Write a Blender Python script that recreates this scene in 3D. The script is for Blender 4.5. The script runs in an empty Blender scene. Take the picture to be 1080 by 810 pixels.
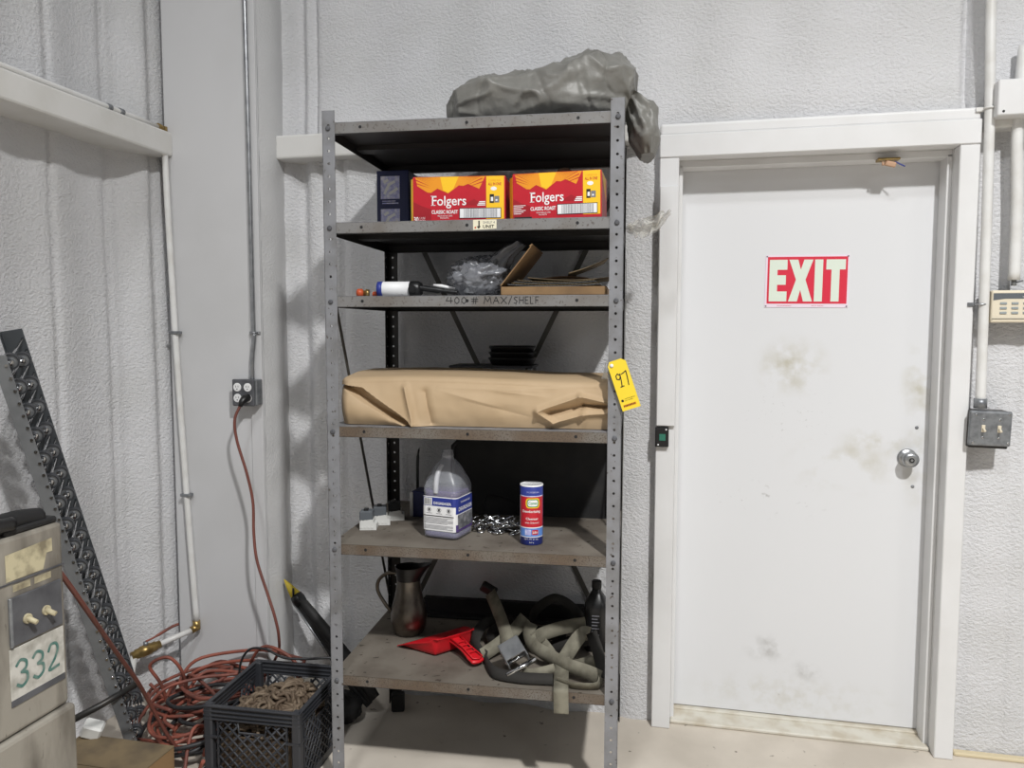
import bpy, bmesh, math, random
from mathutils import Vector, Matrix, Euler, noise
PI = math.pi
C = bpy.context.scene.collection
sc = bpy.context.scene

# ------------------------------------------------------------------ camera
cam_d = bpy.data.cameras.new('camera'); cam = bpy.data.objects.new('camera', cam_d); C.objects.link(cam)
cam_d.sensor_fit = 'HORIZONTAL'; cam_d.sensor_width = 36.0; cam_d.lens = 801.54 / 1080 * 36.0
cam_d.clip_start = 0.05
_r = Vector((0.97713814, 0.21260077, 0.00140569)); _u = Vector((-0.01700565, 0.07156598, 0.99729089)); _f = Vector((-0.21192421, 0.97451487, -0.07354526))
cam.matrix_world = Matrix(((_r.x, _u.x, -_f.x, 0.0049), (_r.y, _u.y, -_f.y, -2.8633), (_r.z, _u.z, -_f.z, 1.5004), (0, 0, 0, 1)))
sc.camera = cam

# ------------------------------------------------------------------ light
sc.view_settings.view_transform = 'Standard'; sc.view_settings.look = 'None'
sc.view_settings.gamma = 1.0; sc.view_settings.use_curve_mapping = False
sc.view_settings.exposure = 0.0
world = bpy.data.worlds.new('world'); sc.world = world; world.use_nodes = True
world.node_tree.nodes['Background'].inputs[0].default_value = (0.93, 0.96, 1.0, 1)
world.node_tree.nodes['Background'].inputs[1].default_value = 0.11

def lamp(name, loc, aim, size, power, col=(1, 1, 1)):
    d = bpy.data.lights.new(name, 'AREA'); d.shape = 'DISK'; d.size = size; d.energy = power; d.color = col
    o = bpy.data.objects.new(name, d); C.objects.link(o); o.location = loc
    o.rotation_euler = (Vector(aim) - Vector(loc)).to_track_quat('-Z', 'Y').to_euler()
    return o
_sd = bpy.data.lights.new('high_bay_or_fill_light', 'SPOT'); _sd.spot_size = math.radians(164); _sd.spot_blend = 1.0; _sd.shadow_soft_size = 0.12
_sd.energy = 1350; _sd.color = (1.0, 0.995, 0.985)
_so = bpy.data.objects.new('high_bay_or_fill_light', _sd); C.objects.link(_so); _so.location = (1.5, -3.8, 4.75)     # hangs pointing straight down
lamp('high_bay_or_fill_light', (-0.7, -4.6, 6.4), (-0.7, -4.6, 0), 0.7, 120, (0.96, 0.98, 1.0))  # added overhead fill, lifts the left side and upper wall
lamp('high_bay_or_fill_light', (6.0, -7.5, 5.2), (5.6, -6.9, 0), 1.2, 75, (0.96, 0.98, 1.0))  # added fill lamp from the far right, for ambient light

# ------------------------------------------------------------------ materials
def lin(c):
    c = c / 255.0
    return c / 12.92 if c <= 0.04045 else ((c + 0.055) / 1.055) ** 2.4
def rgb(r, g, b): return (lin(r), lin(g), lin(b), 1.0)

MATS = {}
def mat(name, col, rough=0.6, metal=0.0, spec=0.5, var=None, var_scale=8.0, var_amt=0.5, bump=0.0, bump_scale=60.0,
        detail=4.0, trans=0.0, alpha=1.0, speck=None, speck_scale=120.0, speck_lo=0.62, coat=0.0, stretch=(1, 1, 1), dist=0.004, nrough=0.5):
    if name in MATS: return MATS[name]
    m = bpy.data.materials.new(name); m.use_nodes = True; MATS[name] = m
    nt = m.node_tree; N = nt.nodes; L = nt.links; b = N['Principled BSDF']
    b.inputs['Base Color'].default_value = col; b.inputs['Roughness'].default_value = rough
    b.inputs['Metallic'].default_value = metal; b.inputs['Specular IOR Level'].default_value = spec
    b.inputs['Transmission Weight'].default_value = trans; b.inputs['Alpha'].default_value = alpha
    b.inputs['Coat Weight'].default_value = coat
    tc = mp = None
    def coords():
        nonlocal tc, mp
        if mp is None:
            tc = N.new('ShaderNodeTexCoord'); mp = N.new('ShaderNodeMapping'); mp.inputs['Scale'].default_value = stretch
            L.new(tc.outputs['Object'], mp.inputs['Vector'])
        return mp.outputs['Vector']
    src = None
    def mixin(src, col2, scale, lo, hi, amt, det):
        n = N.new('ShaderNodeTexNoise'); n.inputs['Scale'].default_value = scale; n.inputs['Detail'].default_value = det
        L.new(coords(), n.inputs['Vector'])
        r = N.new('ShaderNodeMapRange'); r.inputs['From Min'].default_value = lo; r.inputs['From Max'].default_value = hi
        r.inputs['To Max'].default_value = amt; L.new(n.outputs['Fac'], r.inputs['Value'])
        x = N.new('ShaderNodeMix'); x.data_type = 'RGBA'
        L.new(r.outputs['Result'], x.inputs[0])
        if src is None: x.inputs[6].default_value = col
        else: L.new(src, x.inputs[6])
        x.inputs[7].default_value = col2
        return x.outputs[2]
    if var: src = mixin(src, var, var_scale, 0.42, 0.66, var_amt, 5.0)
    if speck: src = mixin(src, speck, speck_scale, speck_lo, speck_lo + 0.06, 0.9, 2.0)
    if src is not None: L.new(src, b.inputs['Base Color'])
    if bump > 0:
        n = N.new('ShaderNodeTexNoise'); n.inputs['Scale'].default_value = bump_scale; n.inputs['Detail'].default_value = detail; n.inputs['Roughness'].default_value = nrough
        L.new(coords(), n.inputs['Vector'])
        bp = N.new('ShaderNodeBump'); bp.inputs['Strength'].default_value = bump; bp.inputs['Distance'].default_value = dist
        L.new(n.outputs['Fac'], bp.inputs['Height']); L.new(bp.outputs['Normal'], b.inputs['Normal'])
    return m

WHITE = rgb(226, 226, 226)
foam = mat('sprayed_foam_white', rgb(221, 221, 223), 0.8, var=rgb(208, 208, 207), var_scale=3.0, var_amt=0.5,
           bump=0.9, bump_scale=84, detail=5.0, dist=0.010, nrough=0.62, stretch=(1, 1, 1.35), spec=0.3)
paint = mat('white_paint', rgb(222, 222, 222), 0.45, var=rgb(206, 205, 202), var_scale=5, var_amt=0.35, bump=0.06, bump_scale=40)
girt_paint = mat('girt_paint', rgb(220, 219, 216), 0.5, var=rgb(196, 194, 186), var_scale=6, var_amt=0.4, bump=0.1, bump_scale=90)
column_paint = mat('column_paint', rgb(206, 206, 207), 0.55, var=rgb(196, 196, 196), var_scale=2.5, var_amt=0.6, bump=0.1, bump_scale=160, dist=0.001)
column_foam = mat('column_overspray', rgb(208, 208, 208), 0.7, bump=0.6, bump_scale=110, dist=0.004)
steel = mat('shelf_grey_steel', rgb(138, 139, 143), 0.45, 0.15, var=rgb(112, 111, 110), var_scale=14, var_amt=0.7, speck=rgb(70, 60, 52), speck_scale=60, speck_lo=0.66, bump=0.05)
lip_mat = mat('shelf_lip_worn', rgb(128, 127, 126), 0.5, 0.12, var=rgb(108, 100, 92), var_scale=9, var_amt=0.7, speck=rgb(92, 86, 80), speck_scale=150, speck_lo=0.62)
rust_lip = mat('shelf_lip_rusty', rgb(98, 84, 70), 0.75, 0.05, var=rgb(118, 115, 109), var_scale=5, var_amt=0.9, speck=rgb(82, 70, 60), speck_scale=260, speck_lo=0.54)
shelf_top = mat('shelf_dirty_top', rgb(118, 111, 101), 0.8, 0.05, var=rgb(88, 79, 70), var_scale=6, var_amt=0.8, speck=rgb(62, 54, 46), speck_scale=40, speck_lo=0.66, bump=0.1)
shaded_steel = mat('shelf_shaded_underside', rgb(52, 50, 49), 0.55, 0.2, var=rgb(44, 42, 40), var_scale=10)  # same shelf steel, shade of undersides and inner lips put into the colour
brace_steel = mat('brace_steel', rgb(92, 90, 86), 0.5, 0.2, var=rgb(72, 68, 62), var_scale=12)
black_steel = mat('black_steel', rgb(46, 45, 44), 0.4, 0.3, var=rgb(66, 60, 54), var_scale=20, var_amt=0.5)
black_plastic = mat('black_plastic', rgb(26, 26, 27), 0.38)
black_matte = mat('black_matte', rgb(24, 24, 25), 0.7, var=rgb(48, 46, 44), var_scale=12, var_amt=0.4)
ink = mat('black_ink', rgb(22, 22, 24), 0.6)
near_rail = mat('near_rail_metal', rgb(132, 134, 136), 0.5, 0.3, var=rgb(112, 114, 116), var_scale=20)
rail_shaded = mat('far_rail_shaded_metal', rgb(84, 88, 92), 0.4, 0.4)  # rail metal darkened to paint in the shade on the far rail's inner side
wheel_dark = mat('wheel_metal', rgb(70, 72, 76), 0.45, 0.4)
galv = mat('galvanised_metal', rgb(176, 178, 180), 0.32, 0.85, var=rgb(140, 142, 146), var_scale=30, var_amt=0.7)
chrome = mat('chrome', rgb(205, 206, 208), 0.16, 1.0)
zinc = mat('zinc_box', rgb(142, 145, 148), 0.4, 0.55, var=rgb(112, 114, 118), var_scale=50, var_amt=0.8)
brass = mat('brass', rgb(172, 146, 92), 0.35, 0.8, var=rgb(110, 90, 60), var_scale=60)
pvc = mat('white_pipe', rgb(224, 224, 222), 0.35, var=rgb(196, 192, 184), var_scale=14, var_amt=0.4)
red_print = mat('box_red', rgb(192, 30, 46), 0.42, var=rgb(172, 26, 40), var_scale=10, var_amt=0.5)
dkred_print = mat('box_dark_red', rgb(158, 26, 38), 0.42)
yellow_print = mat('box_yellow', rgb(246, 196, 40), 0.42)
gold_print = mat('box_gold', rgb(232, 150, 36), 0.42)
white_print = mat('print_white', rgb(236, 236, 236), 0.5)
navy = mat('navy_card', rgb(30, 38, 84), 0.45)
lilac = mat('lilac_print', rgb(176, 178, 224), 0.45, var=rgb(240, 240, 250), var_scale=60, var_amt=0.9)
cream = mat('cream_sticker', rgb(228, 222, 196), 0.55)
orange = mat('orange_plastic', rgb(196, 84, 44), 0.45)
kraft = mat('kraft_paper', rgb(182, 158, 126), 0.7, var=rgb(168, 143, 110), var_scale=5, var_amt=0.5, bump=0.08, bump_scale=30)
card = mat('brown_cardboard', rgb(144, 115, 80), 0.85, var=rgb(104, 80, 54), var_scale=7, var_amt=0.7)
card_dark = mat('dirty_cardboard', rgb(122, 106, 80), 0.85, var=rgb(84, 74, 60), var_scale=9, var_amt=0.9)
tarp = mat('grey_plastic_sheet', rgb(126, 125, 120), 0.46, 0.0, 0.5, var=rgb(102, 100, 95), var_scale=9, var_amt=0.6, bump=0.45, bump_scale=13, detail=6, dist=0.018)
yellow_tag = mat('yellow_tag', rgb(238, 208, 52), 0.5)
concrete = mat('concrete', rgb(208, 199, 186), 0.75, var=rgb(180, 171, 158), var_scale=2.2, var_amt=0.8, speck=rgb(98, 90, 78), speck_scale=24, speck_lo=0.70, bump=0.15, bump_scale=30)
crate_mat = mat('crate_plastic', rgb(47, 49, 54), 0.5, var=rgb(62, 62, 65), var_scale=10)
rust = mat('rusty_chain', rgb(128, 112, 94), 0.7, 0.3, var=rgb(88, 72, 58), var_scale=25, var_amt=0.9, bump=0.3, bump_scale=90)
cord_red = mat('cord_orange_red', rgb(146, 80, 64), 0.6, var=rgb(88, 54, 47), var_scale=9, var_amt=0.9)
cord_brown = mat('cord_brown', rgb(120, 70, 60), 0.5, var=rgb(92, 54, 48), var_scale=7)
cord_black = mat('cord_black', rgb(40, 40, 42), 0.5)
webbing = mat('khaki_webbing', rgb(128, 124, 109), 0.85, var=rgb(84, 80, 68), var_scale=16, var_amt=0.9, bump=0.3, bump_scale=300, dist=0.001)
webbing_dark = mat('dark_webbing', rgb(44, 42, 39), 0.85, var=rgb(32, 30, 28), var_scale=16)
pan_red = mat('dustpan_red', rgb(206, 30, 40), 0.38)
pewter = mat('tarnished_pewter', rgb(120, 114, 106), 0.34, 0.9, var=rgb(84, 76, 68), var_scale=16, var_amt=0.9)
machine = mat('dusty_machine_paint', rgb(146, 141, 131), 0.78, var=rgb(84, 78, 70), var_scale=12, var_amt=0.9, speck=rgb(104, 98, 88), speck_scale=90, speck_lo=0.68, stretch=(1, 1, 0.3))
machine_dark = mat('machine_panel', rgb(92, 93, 97), 0.6, 0.1, var=rgb(68, 68, 72), var_scale=16, var_amt=0.8)
machine_label = mat('worn_label', rgb(196, 194, 187), 0.7, var=rgb(150, 147, 138), var_scale=30, var_amt=0.9)
old_label = mat('old_cream_label', rgb(190, 181, 150), 0.7, var=rgb(116, 107, 88), var_scale=26, var_amt=0.9)
green_ink = mat('green_paint_digits', rgb(70, 112, 104), 0.7, var=rgb(130, 146, 138), var_scale=60, var_amt=0.6)
exit_red = mat('exit_red', rgb(214, 40, 66), 0.45)
exit_glow = mat('exit_letter', rgb(218, 228, 214), 0.5)
exit_white = mat('exit_border', rgb(232, 216, 228), 0.5)
blue_print = mat('label_blue', rgb(44, 58, 140), 0.45)
ltblue = mat('label_light_blue', rgb(96, 140, 214), 0.45)
grey_print = mat('label_grey', rgb(120, 120, 126), 0.6)
picture = mat('label_picture', rgb(90, 92, 96), 0.5, var=rgb(160, 160, 164), var_scale=45, var_amt=0.9)
beige = mat('beige_plastic', rgb(222, 212, 190), 0.45)
key_grey = mat('keypad_key', rgb(150, 158, 160), 0.5)
green_led = mat('sensor_green', rgb(48, 116, 96), 0.4)
relay_grey = mat('relay_grey', rgb(92, 97, 102), 0.5)
relay_white = mat('relay_white', rgb(216, 216, 212), 0.5)
green_logo = mat('logo_green', rgb(52, 140, 70), 0.5)
flesh = mat('pale_paper', rgb(196, 160, 132), 0.8)
caulk = mat('old_caulk', rgb(206, 192, 160), 0.8)
yellow_rubber = mat('yellow_rubber', rgb(206, 182, 60), 0.55)
threshold_mat = mat('threshold_paint', rgb(206, 202, 190), 0.6, var=rgb(176, 164, 142), var_scale=14, var_amt=0.7)

def clear_plastic(name, col, alpha, rough=0.22, bump=0.5, bscale=40):
    m = mat(name, col, rough, alpha=alpha, bump=bump, bump_scale=bscale, spec=0.7, dist=0.006); return m
film_mat = clear_plastic('clear_film', rgb(216, 214, 206), 0.42)
bag_mat = clear_plastic('clear_bag', rgb(150, 152, 158), 0.55, 0.16, 1.0, 26)
jug_mat = clear_plastic('jug_plastic', rgb(196, 200, 208), 0.34, 0.3, 0.05, 10)
liquid = mat('purple_liquid', rgb(88, 70, 128), 0.2, alpha=0.95)
grip_mat = mat('jug_grip', rgb(206, 208, 214), 0.4, alpha=0.85)

def door_material():
    m = mat('door_leaf_paint', rgb(219, 220, 222), 0.4, bump=0.04, bump_scale=25)
    nt = m.node_tree; N = nt.nodes; L = nt.links; b = N['Principled BSDF']
    tc = N.new('ShaderNodeTexCoord')
    col = None
    def stain(cx, cz, rx, rz, amt, colr, scale, prev, lo=0.45):
        mp = N.new('ShaderNodeMapping'); mp.inputs['Location'].default_value = (-cx / rx, 0, -cz / rz); mp.inputs['Scale'].default_value = (1 / rx, 0, 1 / rz)
        L.new(tc.outputs['Object'], mp.inputs['Vector'])
        ln = N.new('ShaderNodeVectorMath'); ln.operation = 'LENGTH'; L.new(mp.outputs[0], ln.inputs[0])
        r = N.new('ShaderNodeMapRange'); r.inputs['From Min'].default_value = 1.0; r.inputs['From Max'].default_value = 0.0; r.interpolation_type = 'SMOOTHSTEP'
        L.new(ln.outputs['Value'], r.inputs['Value'])
        n = N.new('ShaderNodeTexNoise'); n.inputs['Scale'].default_value = scale; n.inputs['Detail'].default_value = 6; L.new(tc.outputs['Object'], n.inputs['Vector'])
        r2 = N.new('ShaderNodeMapRange'); r2.inputs['From Min'].default_value = lo; r2.inputs['From Max'].default_value = lo + 0.25; L.new(n.outputs['Fac'], r2.inputs['Value'])
        mu = N.new('ShaderNodeMath'); mu.operation = 'MULTIPLY'; L.new(r.outputs[0], mu.inputs[0]); L.new(r2.outputs[0], mu.inputs[1])
        m2 = N.new('ShaderNodeMath'); m2.operation = 'MULTIPLY'; m2.inputs[1].default_value = amt; L.new(mu.outputs[0], m2.inputs[0])
        x = N.new('ShaderNodeMix'); x.data_type = 'RGBA'; L.new(m2.outputs[0], x.inputs[0])
        if prev is None: x.inputs[6].default_value = rgb(219, 220, 222)
        else: L.new(prev, x.inputs[6])
        x.inputs[7].default_value = colr
        return x.outputs[2]
    yel = rgb(168, 160, 128); gr = rgb(120, 116, 108)
    for a in ((0.42, 1.36, 0.16, 0.14, 0.75, yel, 14), (0.87, 1.31, 0.10, 0.22, 0.7, yel, 12), (0.72, 1.09, 0.17, 0.07, 0.95, yel, 10, ), (0.62, 1.0, 0.26, 0.14, 0.5, yel, 12),
              (0.86, 1.06, 0.08, 0.3, 0.35, yel, 16), (0.36, 0.28, 0.11, 0.07, 0.6, gr, 18), (0.5, 0.2, 0.08, 0.06, 0.4, gr, 18), (0.45, 0.1, 0.5, 0.12, 0.25, yel, 25)):
        col = stain(*a, prev=col) if len(a) == 7 else col
    col = stain(0.40, 1.18, 0.22, 0.16, 0.95, gr, 60, col, 0.62)
    col = stain(0.35, 0.86, 0.30, 0.10, 0.9, gr, 45, col, 0.63)
    col = stain(0.45, 0.15, 0.45, 0.14, 0.9, gr, 70, col, 0.66)
    L.new(col, b.inputs['Base Color'])
    return m
door_mat = door_material()

# ------------------------------------------------------------------ mesh helpers
def _setm(faces, m, smooth=False):
    for f in faces: f.material_index = m; f.smooth = smooth
def box(bm, c, s, m=0, bev=0.0, rot=None, seg=1, M=None):
    mt = Matrix.Translation(c) @ (rot if isinstance(rot, Matrix) else Euler(rot or (0, 0, 0)).to_matrix().to_4x4())
    if M is not None: mt = M @ mt
    mt = mt @ Matrix.Diagonal((s[0], s[1], s[2], 1))
    r = bmesh.ops.create_cube(bm, size=1.0, matrix=mt)
    vs = r['verts']; fs = list({f for v in vs for f in v.link_faces}); _setm(fs, m)
    if bev > 0:
        es = list({e for v in vs for e in v.link_edges})
        rr = bmesh.ops.bevel(bm, geom=es, offset=bev, offset_type='OFFSET', segments=seg, profile=0.5, affect='EDGES', clamp_overlap=True)
        _setm(rr['faces'], m)
def frames(pts):
    n = len(pts); T = []
    for i in range(n):
        a = pts[max(0, i - 1)]; b = pts[min(n - 1, i + 1)]; t = (b - a)
        T.append(t.normalized() if t.length > 1e-9 else Vector((0, 0, 1)))
    up = Vector((0, 0, 1)) if abs(T[0].z) < 0.9 else Vector((1, 0, 0))
    nrm = (up - T[0] * up.dot(T[0])).normalized(); out = []
    for t in T:
        nrm = (nrm - t * nrm.dot(t)); nrm = nrm.normalized() if nrm.length > 1e-6 else t.orthogonal().normalized()
        out.append((t, nrm, t.cross(nrm)))
    return out
def tube(bm, pts, r, seg=10, m=0, caps=True, closed=False, M=None):
    pts = [Vector(p) for p in pts]
    if M is not None: pts = [M @ p for p in pts]
    F = frames(pts); rings = []
    for i, p in enumerate(pts):
        rr = r[i] if isinstance(r, (list, tuple)) else r
        t, a, b = F[i]
        rings.append([bm.verts.new(p + (a * math.cos(2 * PI * k / seg) + b * math.sin(2 * PI * k / seg)) * rr) for k in range(seg)])
    n = len(rings)
    for i in range(n if closed else n - 1):
        A, B = rings[i], rings[(i + 1) % n]
        for k in range(seg):
            f = bm.faces.new((A[k], A[(k + 1) % seg], B[(k + 1) % seg], B[k])); f.material_index = m; f.smooth = True
    if caps and not closed:
        for R_ in (rings[0][::-1], rings[-1]):
            f = bm.faces.new(R_); f.material_index = m
def spline(pts, n=8):
    P = [Vector(p) for p in pts]; out = []
    for i in range(len(P) - 1):
        p0 = P[max(0, i - 1)]; p1 = P[i]; p2 = P[i + 1]; p3 = P[min(len(P) - 1, i + 2)]
        for k in range(n):
            t = k / n
            out.append(0.5 * ((2 * p1) + (p2 - p0) * t + (2 * p0 - 5 * p1 + 4 * p2 - p3) * t * t + (3 * p1 - p0 - 3 * p2 + p3) * t ** 3))
    out.append(P[-1]); return out
def cyl(bm, p0, p1, r0, r1=None, seg=20, m=0, M=None):
    tube(bm, [p0, p1], [r0, r0 if r1 is None else r1], seg, m, True, M=M)
def lathe(bm, prof, seg=32, m=0, M=None, mats=None, sq=0.0, smooth=True, cap0=True, cap1=True):
    rings = []
    for (r, z) in prof:
        ring = []
        for k in range(seg):
            a = 2 * PI * k / seg; c, s = math.cos(a), math.sin(a)
            q = 1.0
            sqv = sq(z) if callable(sq) else sq
            if sqv > 0:
                e = 2 + 6 * sqv; q = (abs(c) ** e + abs(s) ** e) ** (-1 / e)
            v = Vector((c * r * q, s * r * q, z))
            ring.append(bm.verts.new(M @ v if M is not None else v))
        rings.append(ring)
    for i in range(len(rings) - 1):
        for k in range(seg):
            f = bm.faces.new((rings[i][k], rings[i][(k + 1) % seg], rings[i + 1][(k + 1) % seg], rings[i + 1][k]))
            f.material_index = mats[i] if mats else m; f.smooth = smooth
    if cap0 and prof[0][0] > 1e-5: bm.faces.new(rings[0][::-1]).material_index = mats[0] if mats else m
    if cap1 and prof[-1][0] > 1e-5: bm.faces.new(rings[-1]).material_index = mats[-1] if mats else m
def prism(bm, poly, z0, z1, m=0, M=None):
    def V(x, y, z):
        v = Vector((x, y, z)); return bm.verts.new(M @ v if M is not None else v)
    lo = [V(x, y, z0) for x, y in poly]; hi = [V(x, y, z1) for x, y in poly]; n = len(poly)
    fs = [bm.faces.new(lo[::-1]), bm.faces.new(hi)] + [bm.faces.new((lo[i], lo[(i + 1) % n], hi[(i + 1) % n], hi[i])) for i in range(n)]
    _setm(fs, m)
def grid(bm, nu, nv, fn, m=0, smooth=True, wrap_u=False):
    R_ = [[bm.verts.new(fn(i / nu, j / nv)) for j in range(nv + 1)] for i in range(nu if wrap_u else nu + 1)]
    nn = nu
    for i in range(nn):
        for j in range(nv):
            A = R_[i]; B = R_[(i + 1) % len(R_)]
            f = bm.faces.new((A[j], B[j], B[j + 1], A[j + 1])); f.material_index = m; f.smooth = smooth
    return R_
# flat printing: local plane x right, y up, at height h along z ; M places it
def rect(bm, x0, y0, x1, y1, m, M, h=0.0004, warp=None):
    n = 12 if warp else 1
    for i in range(n):
        xa = x0 + (x1 - x0) * i / n; xb = x0 + (x1 - x0) * (i + 1) / n
        vs = [Vector((xa, y0, h)), Vector((xb, y0, h)), Vector((xb, y1, h)), Vector((xa, y1, h))]
        if warp: vs = [warp(v) for v in vs]
        else: vs = [M @ v for v in vs]
        bm.faces.new([bm.verts.new(v) for v in vs]).material_index = m
def poly(bm, pts, m, M, h=0.0004):
    bm.faces.new([bm.verts.new(M @ Vector((x, y, h))) for x, y in pts]).material_index = m
def strokes(bm, lines, w, m, M, h=0.0006, warp=None):
    for ln in lines:
        for (x0, y0), (x1, y1) in zip(ln[:-1], ln[1:]):
            h += 0.000012
            d = Vector((x1 - x0, y1 - y0)); L_ = d.length
            if L_ < 1e-7: continue
            d /= L_; n = Vector((-d.y, d.x)) * w / 2; e = d * w * 0.35
            q = [(x0 - e.x + n.x, y0 - e.y + n.y), (x0 - e.x - n.x, y0 - e.y - n.y), (x1 + e.x - n.x, y1 + e.y - n.y), (x1 + e.x + n.x, y1 + e.y + n.y)]
            vs = [Vector((x, y, h)) for x, y in q]
            vs = [warp(v) for v in vs] if warp else [M @ v for v in vs]
            bm.faces.new([bm.verts.new(v) for v in vs]).material_index = m
def text(bm, s, x, y, height, m, M, width=None, h=0.0008, bold=0.0, align='LEFT', warp=None):
    cu = bpy.data.curves.new('t', 'FONT'); cu.body = s; cu.size = 1.0; cu.offset = bold; cu.fill_mode = 'FRONT'; cu.resolution_u = 3
    o = bpy.data.objects.new('t', cu); C.objects.link(o)
    me = bpy.data.meshes.new_from_object(o.evaluated_get(bpy.context.evaluated_depsgraph_get()))
    C.objects.unlink(o); bpy.data.objects.remove(o); bpy.data.curves.remove(cu)
    if not me.vertices: return
    xs = [v.co.x for v in me.vertices]; ys = [v.co.y for v in me.vertices]
    x0, x1 = min(xs), max(xs); y0, y1 = min(ys), max(ys)
    ky = height / 0.70; kx = (width / (x1 - x0)) if width else ky
    off = 0 if align == 'LEFT' else -(x1 - x0) / 2 * kx
    vs = []
    for v in me.vertices:
        q = Vector((x + off + (v.co.x - x0) * kx, y + v.co.y * ky, h))
        vs.append(bm.verts.new(warp(q) if warp else M @ q))
    for p in me.polygons:
        try: f = bm.faces.new([vs[i] for i in p.vertices]); f.material_index = m
        except ValueError: pass
    bpy.data.meshes.remove(me)
def new(): return bmesh.new()
def obj(name, bm, mats, parent=None, label=None, loc=None, rot=None):
    me = bpy.data.meshes.new(name); bmesh.ops.recalc_face_normals(bm, faces=bm.faces) if name not in NORECALC else None
    bm.to_mesh(me); bm.free()
    for m in (mats if isinstance(mats, (list, tuple)) else [mats]): me.materials.append(m)
    o = bpy.data.objects.new(name, me); C.objects.link(o)
    if parent: o.parent = parent
    if label: o['label'] = label
    if loc is not None: o.location = loc
    if rot is not None: o.rotation_euler = rot
    return o
NORECALC = set()
def tag(o, label, cat, group=None):
    o['label'] = label; o['category'] = cat
    if group: o['group'] = group
    return o
def thing(name, label, cat, loc=(0, 0, 0), rot=(0, 0, 0), group=None):
    o = bpy.data.objects.new(name, None); o.empty_display_size = 0.05; C.objects.link(o); o.location = loc; o.rotation_euler = rot
    return tag(o, label, cat, group)
def structure(o): o['kind'] = 'structure'; return o
def copy_tree(o, parent=None):
    c = o.copy(); C.objects.link(c)
    if parent: c.parent = parent
    for ch in [k for k in bpy.data.objects if k.parent == o]: copy_tree(ch, c)
    return c
# the shelving unit's own frame: a along its width, b into its depth
SX, SY, SR = -1.0657, -0.6717, 0.0573; SW, SD = 0.914, 0.62
def SL(a, b, z): return Vector((SX + a * math.cos(SR) - b * math.sin(SR), SY + a * math.sin(SR) + b * math.cos(SR), z))
SM = Matrix.Translation((SX, SY, 0)) @ Matrix.Rotation(SR, 4, 'Z')
FRONT = Matrix(((1, 0, 0, 0), (0, 0, -1, 0), (0, 1, 0, 0), (0, 0, 0, 1)))   # plane x right, y up -> facing -Y
def nz(x, y, z, s=1.0): return noise.noise(Vector((x * s, y * s, z * s)))

# ================================================================== SETTING
def sstep(a, b, x):
    t = max(0.0, min(1.0, (x - a) / (b - a))); return t * t * (3 - 2 * t)
def bump1(x, c, w): return math.exp(-((x - c) / w) ** 2)
def back_profile(X, Z):
    y = 0.012 * math.sin((X + 0.05) * 2 * PI / 0.30) * (0.55 if Z > 2.2 else 1.0)
    y += 0.006 * nz(X, 0, Z, 2.3) + 0.003 * nz(X, 3, Z, 7.0)
    if Z > 2.24:
        y += 0.05 * bump1(X, -1.50, 0.035) - 0.012 * bump1(X, -1.462, 0.014) + 0.03 * bump1(X, -1.425, 0.012)
        y += 0.045 * bump1(X, 0.935, 0.012) - 0.01 * bump1(X, 0.98, 0.03)
        y -= 0.012 * (1 - sstep(2.26, 2.5, Z))
    else:
        y += 0.035 * bump1(X, -1.50, 0.03) + 0.02 * bump1(X, -1.40, 0.012) + 0.02 * bump1(X, -1.31, 0.012) - 0.01 * bump1(X, -1.45, 0.03)
        y += 0.018 * sstep(0.97, 1.0, X) * (1 - sstep(1.13, 1.16, X))
    return y + 0.008
bm = new()
def _bw(u, v):
    X = -2.25 + 5.4 * u; Z = 3.5 * v
    return Vector((X, back_profile(X, Z), Z))
# split around the door opening
def wall_strip(bm, X0, X1, Z0, Z1, prof, st=0.012, sz=0.05, left=False):
    nx = max(1, int((X1 - X0) / st)); nzn = max(1, int((Z1 - Z0) / sz))
    def fn(u, v):
        X = X0 + (X1 - X0) * u; Z = Z0 + (Z1 - Z0) * v
        return Vector((X, prof(X, Z), Z)) if not left else Vector((prof(X, Z), X, Z))
    grid(bm, nx, nzn, fn)
wall_strip(bm, -2.25, -0.03, -0.02, 3.5, back_profile)
wall_strip(bm, 0.94, 3.2, -0.02, 3.5, back_profile)
wall_strip(bm, -0.03, 0.94, 2.12, 3.5, back_profile)
NORECALC.add('wall_back')
o = structure(obj('wall_back', bm, foam))
def left_profile(Y, Z):
    x = 0.007 * math.sin((Y + 0.10) * 2 * PI / 0.285) + 0.005 * nz(Y, 5, Z, 2.3) + 0.003 * nz(Y, 8, Z, 7.0)
    x -= 0.014 * bump1(Y, -0.62, 0.010) + 0.014 * bump1(Y, -0.36, 0.010) + 0.02 * bump1(Y, -0.19, 0.02) + 0.012 * bump1(Y, -1.25, 0.010)
    return -2.10 + x + 0.09 * sstep(-0.33, -0.19, Y)
bm = new(); wall_strip(bm, -4.6, 0.04, -0.02, 3.5, left_profile, left=True)
NORECALC.add('wall_left')
structure(obj('wall_left', bm, foam))
bm = new(); grid(bm, 60, 60, lambda u, v: Vector((-2.6 + 6.4 * u, -6.2 + 6.36 * v, 0.0)))
structure(obj('floor', bm, concrete))

# steel column between the two walls
bm = new()
box(bm, (-1.779, -0.088, 1.74), (0.405, 0.171, 3.52), 0, 0.006, seg=2)
box(bm, (-1.602, -0.176, 1.74), (0.05, 0.008, 3.52), 0, 0.002)
o = structure(obj('trim_1', bm, column_paint))
bm = new()
def _cf(u, v):
    Z = -0.0 + 3.5 * v; Y = -0.165 + 0.20 * u
    return Vector((-1.5755 + 0.012 * math.sin(PI * min(1, u * 1.2)) + 0.003 * nz(Y, 1, Z, 12) + 0.012 * u, Y, Z))
grid(bm, 14, 140, _cf); structure(obj('trim_2', bm, column_foam))
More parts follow.
